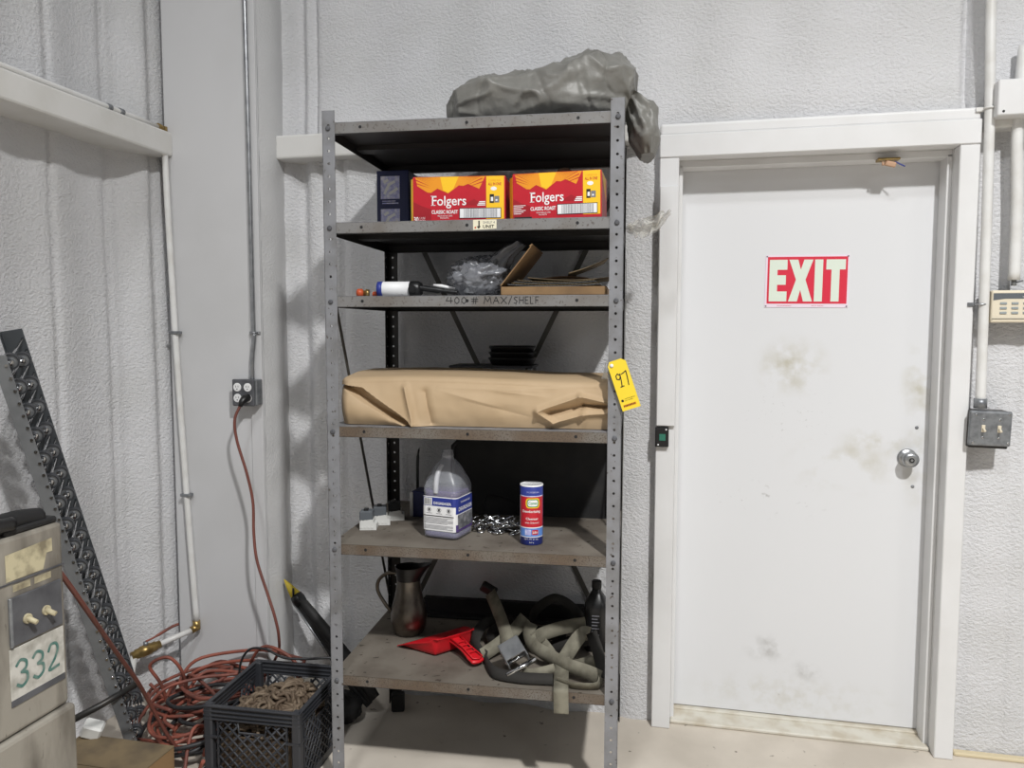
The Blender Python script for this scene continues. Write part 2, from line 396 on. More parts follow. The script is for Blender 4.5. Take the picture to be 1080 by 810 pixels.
# wall girts
def girt(name, p0, p1, z0, z1, thick, axis):
    bm = new()
    n = 40
    for part in range(1):
        pass
    if axis == 'Y':
        box(bm, ((p0[0] + p1[0]) / 2, (p0[1] + p1[1]) / 2, (z0 + z1) / 2), (thick, abs(p1[1] - p0[1]), z1 - z0), 0, 0.008, seg=2)
    else:
        box(bm, ((p0[0] + p1[0]) / 2, (p0[1] + p1[1]) / 2, (z0 + z1) / 2), (abs(p1[0] - p0[0]), thick, z1 - z0), 0, 0.008, seg=2)
    return structure(obj(name, bm, girt_paint))
girt('trim_3', (-2.035, -4.6), (-2.035, -0.17), 2.169, 2.262, 0.18, 'Y')
girt('trim_4', (-1.57, 0.0), (-0.10, 0.0), 2.166, 2.258, 0.13, 'X')
girt('trim_5', (0.99, 0.0), (3.2, 0.0), 2.155, 2.25, 0.10, 'X')
bm = new(); box(bm, (2.1, -0.006, 0.006), (2.24, 0.03, 0.014), 0, 0.004); structure(obj('baseboard_right', bm, caulk))

# ------------------------------------------------------------------ door
door = bpy.data.objects.new('door_1', None); C.objects.link(door); structure(door)
def dpart(name, fn, mats, label=None, parent=None):
    bm = new(); fn(bm); return obj(name, bm, mats, parent or door, label)
dpart('casing', lambda b: box(b, (-0.034, -0.02, 1.053), (0.068, 0.06, 2.106), 0, 0.003), paint)
dpart('casing', lambda b: box(b, (0.9365, -0.02, 1.053), (0.061, 0.06, 2.106), 0, 0.003), paint)
dpart('head_casing', lambda b: (box(b, (0.4495, -0.022, 2.146), (1.036, 0.064, 0.080), 0, 0.003), box(b, (0.4495, -0.017, 2.204), (1.036, 0.058, 0.044), 0, 0.010, seg=3)), paint)
def jamb(b):
    box(b, (-0.01, 0.0745, 1.053), (0.02, 0.125, 2.106), 0); box(b, (0.9158, 0.0745, 1.053), (0.02, 0.125, 2.106), 0)
    box(b, (0.453, 0.0745, 2.1155), (0.906, 0.125, 0.02), 0)
dpart('jamb', jamb, paint)
def stop(b):
    box(b, (0.007, 0.059, 1.045), (0.014, 0.078, 2.09), 0, 0.002); box(b, (0.898, 0.059, 1.045), (0.016, 0.078, 2.09), 0, 0.002)
    box(b, (0.453, 0.059, 2.094), (0.906, 0.078, 0.024), 0, 0.002)
dpart('door_stop', stop, paint)
leaf = dpart('leaf', lambda b: box(b, (0.4515, 0.122, 1.06), (0.893, 0.044, 2.07), 0, 0.002), door_mat)
dpart('threshold', lambda b: (box(b, (0.453, 0.05, 0.007), (0.905, 0.12, 0.014), 0, 0.004), box(b, (0.453, 0.095, 0.016), (0.905, 0.03, 0.012), 0, 0.003)), threshold_mat)
def knob(b):
    K = Matrix.Translation((0.822, 0.1, 1.035)) @ Matrix.Rotation(PI / 2, 4, 'X')
    lathe(b, [(0.032, 0), (0.033, 0.004), (0.028, 0.008), (0.014, 0.011), (0.012, 0.022), (0.016, 0.03), (0.026, 0.037), (0.0285, 0.048), (0.025, 0.058), (0.014, 0.062), (0.010, 0.061)], 32, 0, K)
    lathe(b, [(0.0085, 0.0605), (0.0085, 0.064), (0.006, 0.0645)], 16, 1, K)
    lathe(b, [(0.0045, 0.0645), (0.0045, 0.0655)], 12, 0, K)
dpart('door_knob', knob, [galv, black_plastic], parent=leaf)
def screws(b):
    for x, z in ((0.851, 1.145),):
        lathe(b, [(0.006, 0), (0.006, 0.0015), (0.003, 0.002)], 14, 0, Matrix.Translation((x, 0.1, z)) @ Matrix.Rotation(PI / 2, 4, 'X'))
dpart('screw', screws, zinc, parent=leaf)
dpart('screw', lambda b: lathe(b, [(0.006, 0), (0.006, 0.0015), (0.003, 0.002)], 14, 0, Matrix.Translation((0.845, 0.1, 0.93)) @ Matrix.Rotation(PI / 2, 4, 'X')), zinc, parent=leaf)
# bracket left over from a closer, under the head
t = thing('broken_bracket', 'small brass bracket stub with a bit of wire under the door head', 'bracket', (0.70, 0.03, 2.082))
bm = new(); box(bm, (0, -0.02, -0.004), (0.07, 0.04, 0.008), 0, 0.001); obj('plate', bm, brass, t)
bm = new(); box(bm, (0.006, -0.03, -0.02), (0.036, 0.02, 0.018), 0, 0.004, rot=(0.3, 0.2, 0.2)); cyl(bm, (-0.018, -0.03, -0.012), (-0.018, -0.034, -0.024), 0.004, seg=10); cyl(bm, (0.0, -0.028, -0.008), (0.0, -0.028, -0.02), 0.005, seg=10); obj('clip', bm, flesh, t)
bm = new(); tube(bm, spline([(0.02, -0.03, -0.012), (0.035, -0.034, -0.022), (0.05, -0.04, -0.032)], 5), 0.0022, 6); obj('wire', bm, blue_print, t)

# EXIT sign
t = thing('exit_sign', 'red EXIT sign with pale letters screwed to the white door', 'sign', (0.4615, 0.0998, 1.672), (0, 0.008, 0))
bm = new(); W2, H2 = 0.1445, 0.0955
box(bm, (0, -0.001, 0), (2 * W2, 0.002, 2 * H2), 0, 0.0005); P = Matrix.Translation((0, -0.002, 0)) @ FRONT
rect(bm, -W2 + 0.0075, -H2 + 0.014, W2 - 0.0055, H2 - 0.0065, 1, P)
obj('panel', bm, [exit_white, exit_red], t)
bm = new()
yb, yt = -H2 + 0.022, H2 - 0.017
def L_poly(pts): poly(bm, [(x, yb + (yt - yb) * y) for x, y in pts], 0, P, 0.0009)
x0 = -0.130
L_poly([(x0, 0), (x0 + 0.062, 0), (x0 + 0.062, 0.24), (x0 + 0.028, 0.24), (x0 + 0.028, 0.4), (x0 + 0.058, 0.4), (x0 + 0.058, 0.63), (x0 + 0.028, 0.63), (x0 + 0.028, 0.76), (x0 + 0.062, 0.76), (x0 + 0.062, 1), (x0, 1)])
x0 = -0.062
L_poly([(x0, 0), (x0 + 0.031, 0), (x0 + 0.041, 0.28), (x0 + 0.052, 0), (x0 + 0.083, 0), (x0 + 0.058, 0.52), (x0 + 0.083, 1), (x0 + 0.052, 1), (x0 + 0.041, 0.76), (x0 + 0.031, 1), (x0, 1), (x0 + 0.025, 0.52)])
x0 = 0.027; L_poly([(x0, 0), (x0 + 0.028, 0), (x0 + 0.028, 1), (x0, 1)])
x0 = 0.066; L_poly([(x0 + 0.018, 0), (x0 + 0.046, 0), (x0 + 0.046, 0.76), (x0 + 0.066, 0.76), (x0 + 0.066, 1), (x0, 1), (x0, 0.76), (x0 + 0.018, 0.76)])
obj('lettering', bm, exit_glow, t, 'pale greenish letters')
bm = new()
for sx in (-1, 1):
    for sz in (-1, 1): lathe(bm, [(0.003, 0), (0.003, 0.001), (0.001, 0.002)], 10, 0, Matrix.Translation((sx * (W2 - 0.005), -0.002, sz * (H2 - 0.005))) @ Matrix.Rotation(PI / 2, 4, 'X')); obj('screw', bm, zinc, t); bm = new()
text(bm, 'PHOTOLUMINESCENT', -0.10, -H2 + 0.005, 0.003, 1, P, 0.05); text(bm, 'EXIT SIGN', 0.02, -H2 + 0.005, 0.003, 1, P, 0.04)
obj('small_lettering', bm, [zinc, exit_red], t)

# door contact and raceway on left casing
t = thing('door_alarm_contact', 'small black square contact with green centre on the left door casing', 'sensor', (-0.045, -0.05, 1.105))
bm = new(); box(bm, (0, -0.010, 0), (0.048, 0.020, 0.072), 0, 0.002); obj('housing', bm, black_plastic, t)
bm = new(); box(bm, (0.002, -0.0205, 0), (0.022, 0.001, 0.024), 0); obj('centre', bm, green_led, t, 'green centre square')
bm = new(); 
for x, z in ((0.015, 0.028), (-0.013, -0.028)): lathe(bm, [(0.0032, 0), (0.0032, 0.001), (0.001, 0.0018)], 10, 0, Matrix.Translation((x, -0.0198, z)) @ Matrix.Rotation(PI / 2, 4, 'X')); obj('screw', bm, white_print, t); bm = new()
bm.free()
bm = new(); box(bm, (-0.033, -0.058, 1.575), (0.066, 0.016, 0.86), 0, 0.003); tag(obj('wire_raceway', bm, paint), 'flat white wire cover running down the left door casing to the contact', 'wire cover')

# ================================================================== RIGHT WALL FITTINGS
t = thing('surface_conduit', 'white painted conduit running down beside the door to the switch box', 'pipe', (0.985, -0.06, 1.24))
bm = new(); tube(bm, spline([(0.010, -0.006, 0.0), (0.006, -0.003, 0.5), (0.0, 0.0, 0.95), (-0.010, 0.004, 1.32), (-0.012, 0.0, 1.7), (-0.012, 0, 2.2)], 8), 0.0155, 16); obj('pipe', bm, pvc, t)
for z in (0.975, 0.34):
    bm = new(); tube(bm, [(0.0 + 0.0175 * math.cos(a), 0.0175 * math.sin(a) - 0.001, z) for a in [PI + PI * k / 10 for k in range(11)]], 0.0035, 6)
    box(bm, (-0.026, 0.012, z), (0.024, 0.012, 0.014), 0, 0.001); obj('strap', bm, galv if z < 0.5 else pvc, t)
bm = new(); cyl(bm, (0.01, -0.006, -0.004), (0.01, -0.006, 0.028), 0.020, seg=18); obj('connector', bm, zinc, t)
t = thing('switch_box', 'grey metal box with two toggle switches at the foot of the white conduit', 'switch', (1.022, -0.075, 1.17), (0.02, 0.02, 0.0))
bm = new(); box(bm, (0.0, 0.032, -0.005), (0.118, 0.066, 0.125), 0, 0.003); obj('back_box', bm, black_steel, t, 'dark box behind the cover')
bm = new(); box(bm, (0, -0.004, 0), (0.128, 0.014, 0.118), 0, 0.008, seg=3); swc = obj('cover', bm, zinc, t)
for x in (-0.022, 0.026):
    bm = new(); box(bm, (x, -0.0125, 0), (0.011, 0.004, 0.024), 0, 0.001); tube(bm, [(x, -0.012, 0), (x, -0.03, -0.006)], [0.0045, 0.0035], 10); obj('toggle', bm, beige, swc)
bm = new()
for x, z in ((-0.022, 0.03), (0.026, 0.03), (-0.022, -0.03), (0.026, -0.03), (-0.05, -0.048), (0.055, -0.045), (-0.045, 0.045), (0.055, 0.05)):
    lathe(bm, [(0.004, 0), (0.004, 0.0012), (0.002, 0.002)], 10, 0, Matrix.Translation((x, -0.011, z)) @ Matrix.Rotation(PI / 2, 4, 'X')); obj('screw', bm, chrome, swc); bm = new()
bm.free()
t = thing('alarm_keypad', 'cream alarm keypad with grey keys on the wall right of the door', 'keypad', (1.10, -0.045, 1.573))
bm = new(); box(bm, (-0.008, 0.022, 0), (0.178, 0.045, 0.104), 0, 0.003); obj('mounting_box', bm, black_steel, t)
bm = new(); box(bm, (0, -0.016, 0), (0.178, 0.034, 0.106), 0, 0.006, seg=3); kc = obj('case', bm, beige, t)
bm = new(); poly(bm, [(-0.085, 0.02), (-0.05, 0.025), (0.085, 0.025), (0.085, 0.043), (-0.085, 0.043)], 0, Matrix.Translation((0, -0.0335, 0)) @ FRONT); text(bm, 'ademco', 0.0, 0.03, 0.004, 1, Matrix.Translation((0, -0.0335, 0)) @ FRONT, 0.03); obj('display', bm, [relay_grey, white_print], t)
for i in range(4):
    for j in range(3):
        bm = new(); box(bm, (-0.055 + i * 0.034, -0.0345, 0.010 - j * 0.0155), (0.020, 0.004, 0.007), 0, 0.001); obj('key', bm, key_grey, kc)
bm = new(); box(bm, (0.0, -0.0345, -0.04), (0.176, 0.003, 0.001), 0); obj('seam', bm, relay_grey, t)
t = thing('ceiling_conduit', 'thick white pipe dropping to the alarm keypad', 'pipe', (1.085, -0.045, 1.66))
bm = new(); tube(bm, spline([(0.0, 0, 0.0), (-0.002, 0, 0.25), (-0.012, 0, 0.5), (-0.002, 0.0, 0.75)], 6), 0.018, 16); obj('pipe', bm, pvc, t)
bm = new(); cyl(bm, (0.0, 0, -0.018), (0.0, 0, 0.0), 0.008, seg=10); box(bm, (0.012, 0, -0.006), (0.03, 0.012, 0.005), 0, 0.001, rot=(0, -0.3, 0)); obj('clip', bm, zinc, t)
t = thing('white_wall_box', 'white sheet metal box high on the wall right of the door', 'box', (1.15, -0.10, 2.235))
bm = new(); box(bm, (0, 0.02, 0), (0.32, 0.06, 0.112), 0, 0.003); obj('body', bm, paint, t)
bm = new(); lathe(bm, [(0.004, 0), (0.004, 0.001)], 12, 0, Matrix.Translation((-0.143, -0.010, -0.044)) @ Matrix.Rotation(PI / 2, 4, 'X')); obj('screw', bm, ink, t)

# ================================================================== COLUMN FITTINGS
t = thing('metal_conduit', 'shiny bare metal conduit running down the steel column to the outlet box', 'pipe', (-1.60, -0.19, 1.30))
bm = new(); tube(bm, spline([(-0.008, -0.006, 0.0), (-0.008, -0.006, 0.05), (-0.006, -0.004, 0.1), (0.0, 0.0, 0.17), (-0.003, 0.0, 0.25), (-0.005, 0, 0.9), (-0.008, 0, 1.43), (-0.009, 0, 2.15)], 6), 0.0085, 14); obj('pipe', bm, galv, t)
bm = new(); tube(bm, [(-0.001 + 0.0105 * math.cos(a), 0.0105 * math.sin(a), 0.18) for a in [PI + PI * k / 10 for k in range(11)]], 0.003, 6); box(bm, (0.0155, 0.006, 0.18), (0.015, 0.004, 0.010), 0, 0.001); box(bm, (-0.018, 0.006, 0.18), (0.012, 0.004, 0.010), 0, 0.001); obj('strap', bm, galv, t)
t = thing('outlet_box', 'grey metal outlet box with four white sockets on the column', 'outlet', (-1.628, -0.18, 1.25))
bm = new(); box(bm, (0.006, -0.022, 0), (0.094, 0.044, 0.100), 0, 0.003); obj('back_box', bm, zinc, t)
bm = new(); box(bm, (0.0, -0.048, 0), (0.094, 0.010, 0.104), 0, 0.006, seg=2); oc = obj('cover', bm, machine_dark, t)
for x in (-0.023, 0.021):
    for z in (0.021, -0.021):
        bm = new(); lathe(bm, [(0.0165, 0), (0.0165, 0.002), (0.015, 0.003)], 24, 0, Matrix.Translation((x, -0.053, z)) @ Matrix.Rotation(PI / 2, 4, 'X'))
        for dx in (-0.005, 0.005): box(bm, (x + dx, -0.0563, z + 0.003), (0.0016, 0.001, 0.007), 1)
        box(bm, (x, -0.0563, z - 0.007), (0.004, 0.001, 0.004), 1, 0.0003); obj('socket', bm, [white_print, ink], oc)
# the extension cord plugged in
t = thing('plugged_extension_cord', 'brown-red extension cord hanging from the outlet box down to the floor pile', 'cord', (-1.605, -0.236, 1.225))
bm = new(); tube(bm, [(0, 0, 0.008), (-0.002, -0.02, 0.004), (-0.006, -0.034, -0.008), (-0.010, -0.040, -0.024)], [0.015, 0.016, 0.012, 0.008], 12); obj('plug', bm, black_plastic, t)
bm = new(); P0 = Vector((-1.605, -0.236, 1.225))
pts = [(-1.615, -0.276, 1.203), (-1.630, -0.29, 1.15), (-1.622, -0.29, 1.07), (-1.585, -0.29, 0.95), (-1.562, -0.29, 0.84), (-1.555, -0.30, 0.72), (-1.535, -0.315, 0.62), (-1.485, -0.33, 0.50), (-1.452, -0.34, 0.42), (-1.440, -0.335, 0.34), (-1.47, -0.30, 0.25), (-1.56, -0.30, 0.13), (-1.66, -0.38, 0.07), (-1.70, -0.46, 0.03)]
tube(bm, spline([Vector(p) - P0 for p in pts], 8), 0.0055, 8); obj('cable', bm, cord_brown, t)

# white water/air line
t = thing('air_line', 'white pipe along the left wall girt and down the column edge to a valve', 'pipe', (-1.97, -0.20, 2.262))
bm = new(); O_ = Vector((-1.97, -0.20, 2.262))
tube(bm, [Vector(p) - O_ for p in ((-1.965, -2.4, 2.276), (-1.965, -1.2, 2.274), (-1.965, -0.36, 2.272), (-1.965, -0.215, 2.270))], 0.010, 12)
tube(bm, spline([Vector(p) - O_ for p in ((-1.962, -0.20, 2.25), (-1.955, -0.198, 1.9), (-1.935, -0.196, 1.3), (-1.905, -0.198, 0.7), (-1.882, -0.20, 0.31))], 6), 0.0115, 12)
tube(bm, [Vector(p) - O_ for p in ((-1.886, -0.207, 0.283), (-1.96, -0.33, 0.262))], 0.011, 12)
tube(bm, [Vector(p) - O_ for p in ((-2.008, -0.41, 0.246), (-1.99, -0.48, 0.10))], 0.013, 12)
obj('pipe', bm, pvc, t)
for p0, p1 in (((-1.965, -0.232, 2.271), (-1.965, -0.20, 2.268)), ((-1.963, -0.2, 2.278), (-1.962, -0.20, 2.246)), ((-1.883, -0.20, 0.315), (-1.882, -0.20, 0.278)), ((-1.878, -0.195, 0.290), (-1.894, -0.22, 0.281))):
    bm = new(); cyl(bm, Vector(p0) - O_, Vector(p1) - O_, 0.0145, seg=14); obj('fitting', bm, brass, t, 'brass elbow fitting')
for y in (-0.50, -0.44):
    bm = new(); cyl(bm, Vector((-1.965, y, 2.273)) - O_, Vector((-1.965, y + 0.02, 2.273)) - O_, 0.0125, seg=12); obj('clamp', bm, zinc, t)
for z in (1.48, 0.83):
    k = (2.25 - z) / 1.94; x = -1.962 + 0.08 * k ** 1.25
    bm = new(); box(bm, Vector((x - 0.004, -0.197, z)) - O_, (0.042, 0.03, 0.012), 0, 0.002); obj('clamp', bm, zinc, t)
t = thing('ball_valve', 'brass ball valve with a red lever at the end of the white pipe', 'valve', (-1.985, -0.372, 0.255))
d = Vector((-0.05, -0.085, -0.015)).normalized()
bm = new(); tube(bm, [-d * -0.055 * -1, d * -0.04, d * -0.038, d * -0.02, d * -0.018, d * 0.018, d * 0.02, d * 0.038, d * 0.04, d * 0.055], [0.015, 0.015, 0.019, 0.019, 0.022, 0.022, 0.019, 0.019, 0.016, 0.016], 12); obj('body', bm, brass, t)
bm = new(); cyl(bm, (0, 0, 0.015), (0, 0, 0.034), 0.009, seg=12); obj('stem', bm, zinc, t)
bm = new(); tube(bm, spline([(0, 0, 0.034), (0.02, 0.03, 0.043), (0.05, 0.085, 0.062), (0.065, 0.11, 0.066)], 5), [0.004] * 6 + [0.006] * 10, 8); obj('lever', bm, cord_red, t, 'red lever')

# ================================================================== SHELVING UNIT
unit = thing('shelving_unit', 'tall grey steel shelving unit with six loaded shelves beside the door', 'shelf', (SX, SY, 0), (0, 0, SR))
ZT = {1: 2.0903 + 0.033, 2: 1.79 + 0.033, 3: 1.5649 + 0.033, 4: 1.1588 + 0.034, 5: 0.7827 + 0.034, 6: 0.354 + 0.034}
def perforated(bm, O, U, V, Nn, width, length, pitch=0.0381, r=0.0042, th=0.002, m=0, off=0.019):
    # a strip from O, width along U, length along V, thickness along Nn with one round hole per pitch
    n = int(length / pitch)
    for i in range(n + 1):
        v0 = i * pitch; v1 = min(length, (i + 1) * pitch)
        if v1 - v0 < 1e-4: continue
        full = (v1 - v0) > pitch * 0.9
        cu, cv = width * 0.5, (v0 + v1) / 2
        outer = [(0, v0), (width / 2, v0), (width, v0), (width, cv), (width, v1), (width / 2, v1), (0, v1), (0, cv)]
        vo = []
        for k in (0, 1):
            vo.append([bm.verts.new(O + U * a + V * b + Nn * (th * k)) for a, b in outer])
        if not full:
            for k in (0, 1): bm.faces.new(vo[k]).material_index = m
            for q in range(8): bm.faces.new((vo[0][q], vo[0][(q + 1) % 8], vo[1][(q + 1) % 8], vo[1][q])).material_index = m
            continue
        inner = [(cu + r * math.cos(-3 * PI / 4 + q * PI / 4), cv + r * math.sin(-3 * PI / 4 + q * PI / 4)) for q in range(8)]
        vi = [[bm.verts.new(O + U * a + V * b + Nn * (th * k)) for a, b in inner] for k in (0, 1)]
        for k in (0, 1):
            for q in range(8):
                bm.faces.new((vo[k][q], vo[k][(q + 1) % 8], vi[k][(q + 1) % 8], vi[k][q])).material_index = m
        for q in range(8):
            bm.faces.new((vi[0][q], vi[0][(q + 1) % 8], vi[1][(q + 1) % 8], vi[1][q])).material_index = m
        for q in (2, 3, 6, 7):
            bm.faces.new((vo[0][q], vo[0][(q + 1) % 8], vo[1][(q + 1) % 8], vo[1][q])).material_index = m
X_, Y_, Z_ = Vector((1, 0, 0)), Vector((0, 1, 0)), Vector((0, 0, 1))
def post(ca, cb, sa, sb, m):
    bm = new(); H = 2.159; FW = 0.040
    perforated(bm, Vector((ca, cb, 0)), X_ * sa, Z_, Y_ * sb, FW, H)
    perforated(bm, Vector((ca, cb, 0)), Y_ * sb, Z_, X_ * sa, FW, H)
    return obj('post', bm, m, unit)
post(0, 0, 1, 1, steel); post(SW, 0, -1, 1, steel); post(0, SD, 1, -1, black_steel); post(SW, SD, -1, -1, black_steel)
for i in range(1, 7):
    z = ZT[i]; bm = new(); g = 0.003
    box(bm, (SW / 2, SD / 2, z - 0.001), (SW - 2 * g, SD - 2 * g, 0.002), 0)
    lm = 1
    box(bm, (SW / 2, g + 0.001, z - 0.017), (SW - 2 * g, 0.002, 0.033), lm)
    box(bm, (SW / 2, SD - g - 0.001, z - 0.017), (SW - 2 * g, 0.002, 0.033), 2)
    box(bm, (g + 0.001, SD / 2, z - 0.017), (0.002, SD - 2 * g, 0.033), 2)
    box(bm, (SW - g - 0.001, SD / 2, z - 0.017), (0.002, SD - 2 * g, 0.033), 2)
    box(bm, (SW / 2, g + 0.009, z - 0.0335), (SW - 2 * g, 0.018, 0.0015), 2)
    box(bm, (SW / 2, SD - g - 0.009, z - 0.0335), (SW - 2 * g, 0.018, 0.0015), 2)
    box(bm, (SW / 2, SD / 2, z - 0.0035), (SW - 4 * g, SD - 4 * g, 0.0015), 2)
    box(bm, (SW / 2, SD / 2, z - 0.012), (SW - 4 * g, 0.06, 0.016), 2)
    Pf = Matrix.Translation((0, g, 0)) @ FRONT
    for a in (0.12, 0.45, 0.78):     # bolt holes in the lip
        poly(bm, [(a + 0.005 * math.cos(2 * PI * k / 10), z - 0.016 + 0.005 * math.sin(2 * PI * k / 10)) for k in range(10)], 3, Pf, 0.0003)
    obj('shelf', bm, [shelf_top if i >= 5 else steel, rust_lip if i >= 4 else lip_mat, shaded_steel, ink], unit)
# cross straps: sides and back
def strap(p0, p1, wdir, w=0.019):
    bm = new(); p0 = Vector(p0); p1 = Vector(p1); d = (p1 - p0).normalized(); wv = Vector(wdir); wv = (wv - d * wv.dot(d)).normalized() * w / 2; nv = d.cross(wv).normalized() * 0.001
    mid = []
    for p in (p0, p1):
        mid.append([bm.verts.new(p + wv * s + nv * q) for s, q in ((-1, -1), (1, -1), (1, 1), (-1, 1))])
    for k in range(4): bm.faces.new((mid[0][k], mid[0][(k + 1) % 4], mid[1][(k + 1) % 4], mid[1][k]))
    bm.faces.new(mid[0][::-1]); bm.faces.new(mid[1])
    obj('cross_strap', bm, brace_steel, unit)
strap((-0.0035, 0.02, 1.75), (-0.0035, SD - 0.02, 0.45), (0, 1, 0)); strap((SW + 0.0035, 0.02, 0.45), (SW + 0.0035, SD - 0.02, 1.75), (0, 1, 0))
strap((0.02, SD + 0.003, 2.05), (SW - 0.02, SD + 0.003, 0.25), (1, 0, 0)); strap((SW - 0.02, SD + 0.006, 2.05), (0.02, SD + 0.006, 0.25), (1, 0, 0))
bm = new()
for i in range(1, 7):
    for a in (0.019, SW - 0.019):
        lathe(bm, [(0.0075, 0), (0.0075, 0.003), (0.004, 0.0048)], 10, 0, Matrix.Translation((a, 0, ZT[i] - 0.018)) @ Matrix.Rotation(PI / 2, 4, 'X')); obj('bolt', bm, machine_dark, unit); bm = new()
bm.free()
# writing on lip of shelf 3, marker strokes
bm = new(); P = SM @ Matrix.Translation((0, 0.003, ZT[3] - 0.029)) @ FRONT
H = 0.020
def hw(ch, x, w):
    G = {'4': [[(0.75, 0.1), (0.75, 1)], [(0.3, 1), (0, 0.45), (1, 0.45)]], '0': [[(0.5, 1), (0.1, 0.7), (0.1, 0.3), (0.5, 0), (0.9, 0.3), (0.9, 0.7), (0.5, 1)]],
         '#': [[(0.3, 0), (0.4, 1)], [(0.65, 0), (0.75, 1)], [(0, 0.35), (1, 0.35)], [(0.05, 0.68), (1, 0.68)]],
         'M': [[(0, 0), (0.15, 0.95), (0.5, 0.3), (0.85, 0.95), (1, 0)]], 'A': [[(0, 0), (0.5, 1), (1, 0)], [(0.2, 0.4), (0.8, 0.4)]],
         'X': [[(0, 0), (1, 1)], [(0, 1), (1, 0)]], '/': [[(0, -0.1), (1, 1.1)]], 'S': [[(0.9, 0.9), (0.4, 1), (0.1, 0.75), (0.85, 0.35), (0.6, 0.02), (0.1, 0.1)]],
         'H': [[(0, 0), (0, 1)], [(1, 0), (1, 1)], [(0, 0.5), (1, 0.5)]], 'E': [[(0.9, 1), (0, 1), (0, 0), (0.9, 0)], [(0, 0.5), (0.7, 0.5)]],
         'L': [[(0, 1), (0, 0), (0.8, 0)]], 'F': [[(0.9, 1), (0, 1), (0, 0)], [(0, 0.5), (0.7, 0.5)]]}
    return [[(x + px * w, 0.004 + py * H) for px, py in ln] for ln in G[ch]]
xx = 0.385
for ch, w in (('4', 0.02), ('0', 0.016), ('0', 0.016), (None, 0.004), ('#', 0.02), (None, 0.008), ('M', 0.022), ('A', 0.018), ('X', 0.018), ('/', 0.010), ('S', 0.012), ('H', 0.012), ('E', 0.010), ('L', 0.010), ('F', 0.010)):
    if ch: strokes(bm, hw(ch, xx, w), 0.0022, 0, P)
    xx += w + 0.0055
P2 = obj('handwriting', bm, ink); P2.parent = unit; P2.matrix_parent_inverse = Matrix.Translation((0, 0, 0)); P2.matrix_local = SM.inverted()
# sticker on the lip of shelf 2
bm = new(); P = Matrix.Translation((0, 0.0028, ZT[2] - 0.034)) @ FRONT
poly(bm, [(0.469, 0.003), (0.540, 0.006), (0.540, 0.033), (0.469, 0.033)], 0, P, 0.0004)
poly(bm, [(0.486, 0.006), (0.492, 0.014), (0.489, 0.014), (0.489, 0.03), (0.485, 0.03), (0.485, 0.014), (0.480, 0.014)], 1, P, 0.0009)
poly(bm, [(0.472 + 0.004 + 0.003 * math.cos(k), 0.010 + 0.003 * math.sin(k)) for k in (0, 1, 2, 3, 4, 5)], 2, P, 0.0009)
text(bm, 'SHELF 4', 0.499, 0.0215, 0.007, 3, P, 0.036); text(bm, 'UNIT', 0.499, 0.0085, 0.009, 1, P, 0.034, bold=0.02)
obj('sticker', bm, [cream, ink, orange, grey_print], unit, 'small cream sticker with an arrow')

# ------------------------------------------------------------------ top shelf: plastic wrapped bundle
bm = new()
prof = [(0.335, 0.012, 0.03, 2.150), (0.35, 0.12, 0.060, 2.185), (0.40, 0.19, 0.074, 2.197), (0.50, 0.22, 0.088, 2.211), (0.62, 0.23, 0.090, 2.214), (0.74, 0.23, 0.104, 2.228), (0.83, 0.22, 0.114, 2.238), (0.90, 0.19, 0.094, 2.250), (0.945, 0.15, 0.045, 2.262)]
Rr = []; nseg = 110; nst = 170
def lerp_prof(t):
    x = t * (len(prof) - 1); i = min(len(prof) - 2, int(x)); k = x - i; k = k * k * (3 - 2 * k) * 0.5 + k * 0.5
    return [prof[i][q] * (1 - k) + prof[i + 1][q] * k for q in range(4)]
for i in range(nst + 1):
    a, hw_, hh, zc = lerp_prof(i / nst); ring = []
    for k in range(nseg):
        th = 2 * PI * k / nseg; c, s = math.cos(th), math.sin(th); e = 2.5
        q = (abs(c) ** e + abs(s) ** e) ** (-1 / e)
        y = 0.29 + c * q * hw_; z = zc + s * q * hh
        n1 = abs(noise.noise(Vector((a * 4 + z * 5, y * 5, z * 8 + 3)))) ; n2 = abs(noise.noise(Vector((a * 8 - z * 10, y * 7, z * 17 + a * 5)))); n3 = abs(noise.noise(Vector((a * 34, y * 30, z * 42))))
        dsp = 0.030 * (0.30 - n1) + 0.016 * (0.26 - n2) + 0.003 * (0.25 - n3) + 0.007 * max(0.0, 1 - n1 * 9) + 0.007 * max(0.0, 1 - n2 * 7) - 0.006 * max(0.0, 1 - abs(noise.noise(Vector((a * 11 + z * 6, y * 8, z * 6 - a * 6)))) * 9)
        y += c * dsp; z += s * dsp; z = max(z, ZT[1] + 0.0015)
        ring.append(bm.verts.new(SM @ Vector((a + 0.012 * noise.noise(Vector((y * 12, z * 12, 1))), y, z))))
    Rr.append(ring)
for i in range(nst):
    for k in range(nseg):
        f = bm.faces.new((Rr[i][k], Rr[i + 1][k], Rr[i + 1][(k + 1) % nseg], Rr[i][(k + 1) % nseg])); f.smooth = True
bm.faces.new(Rr[0]); bm.faces.new(Rr[-1][::-1])
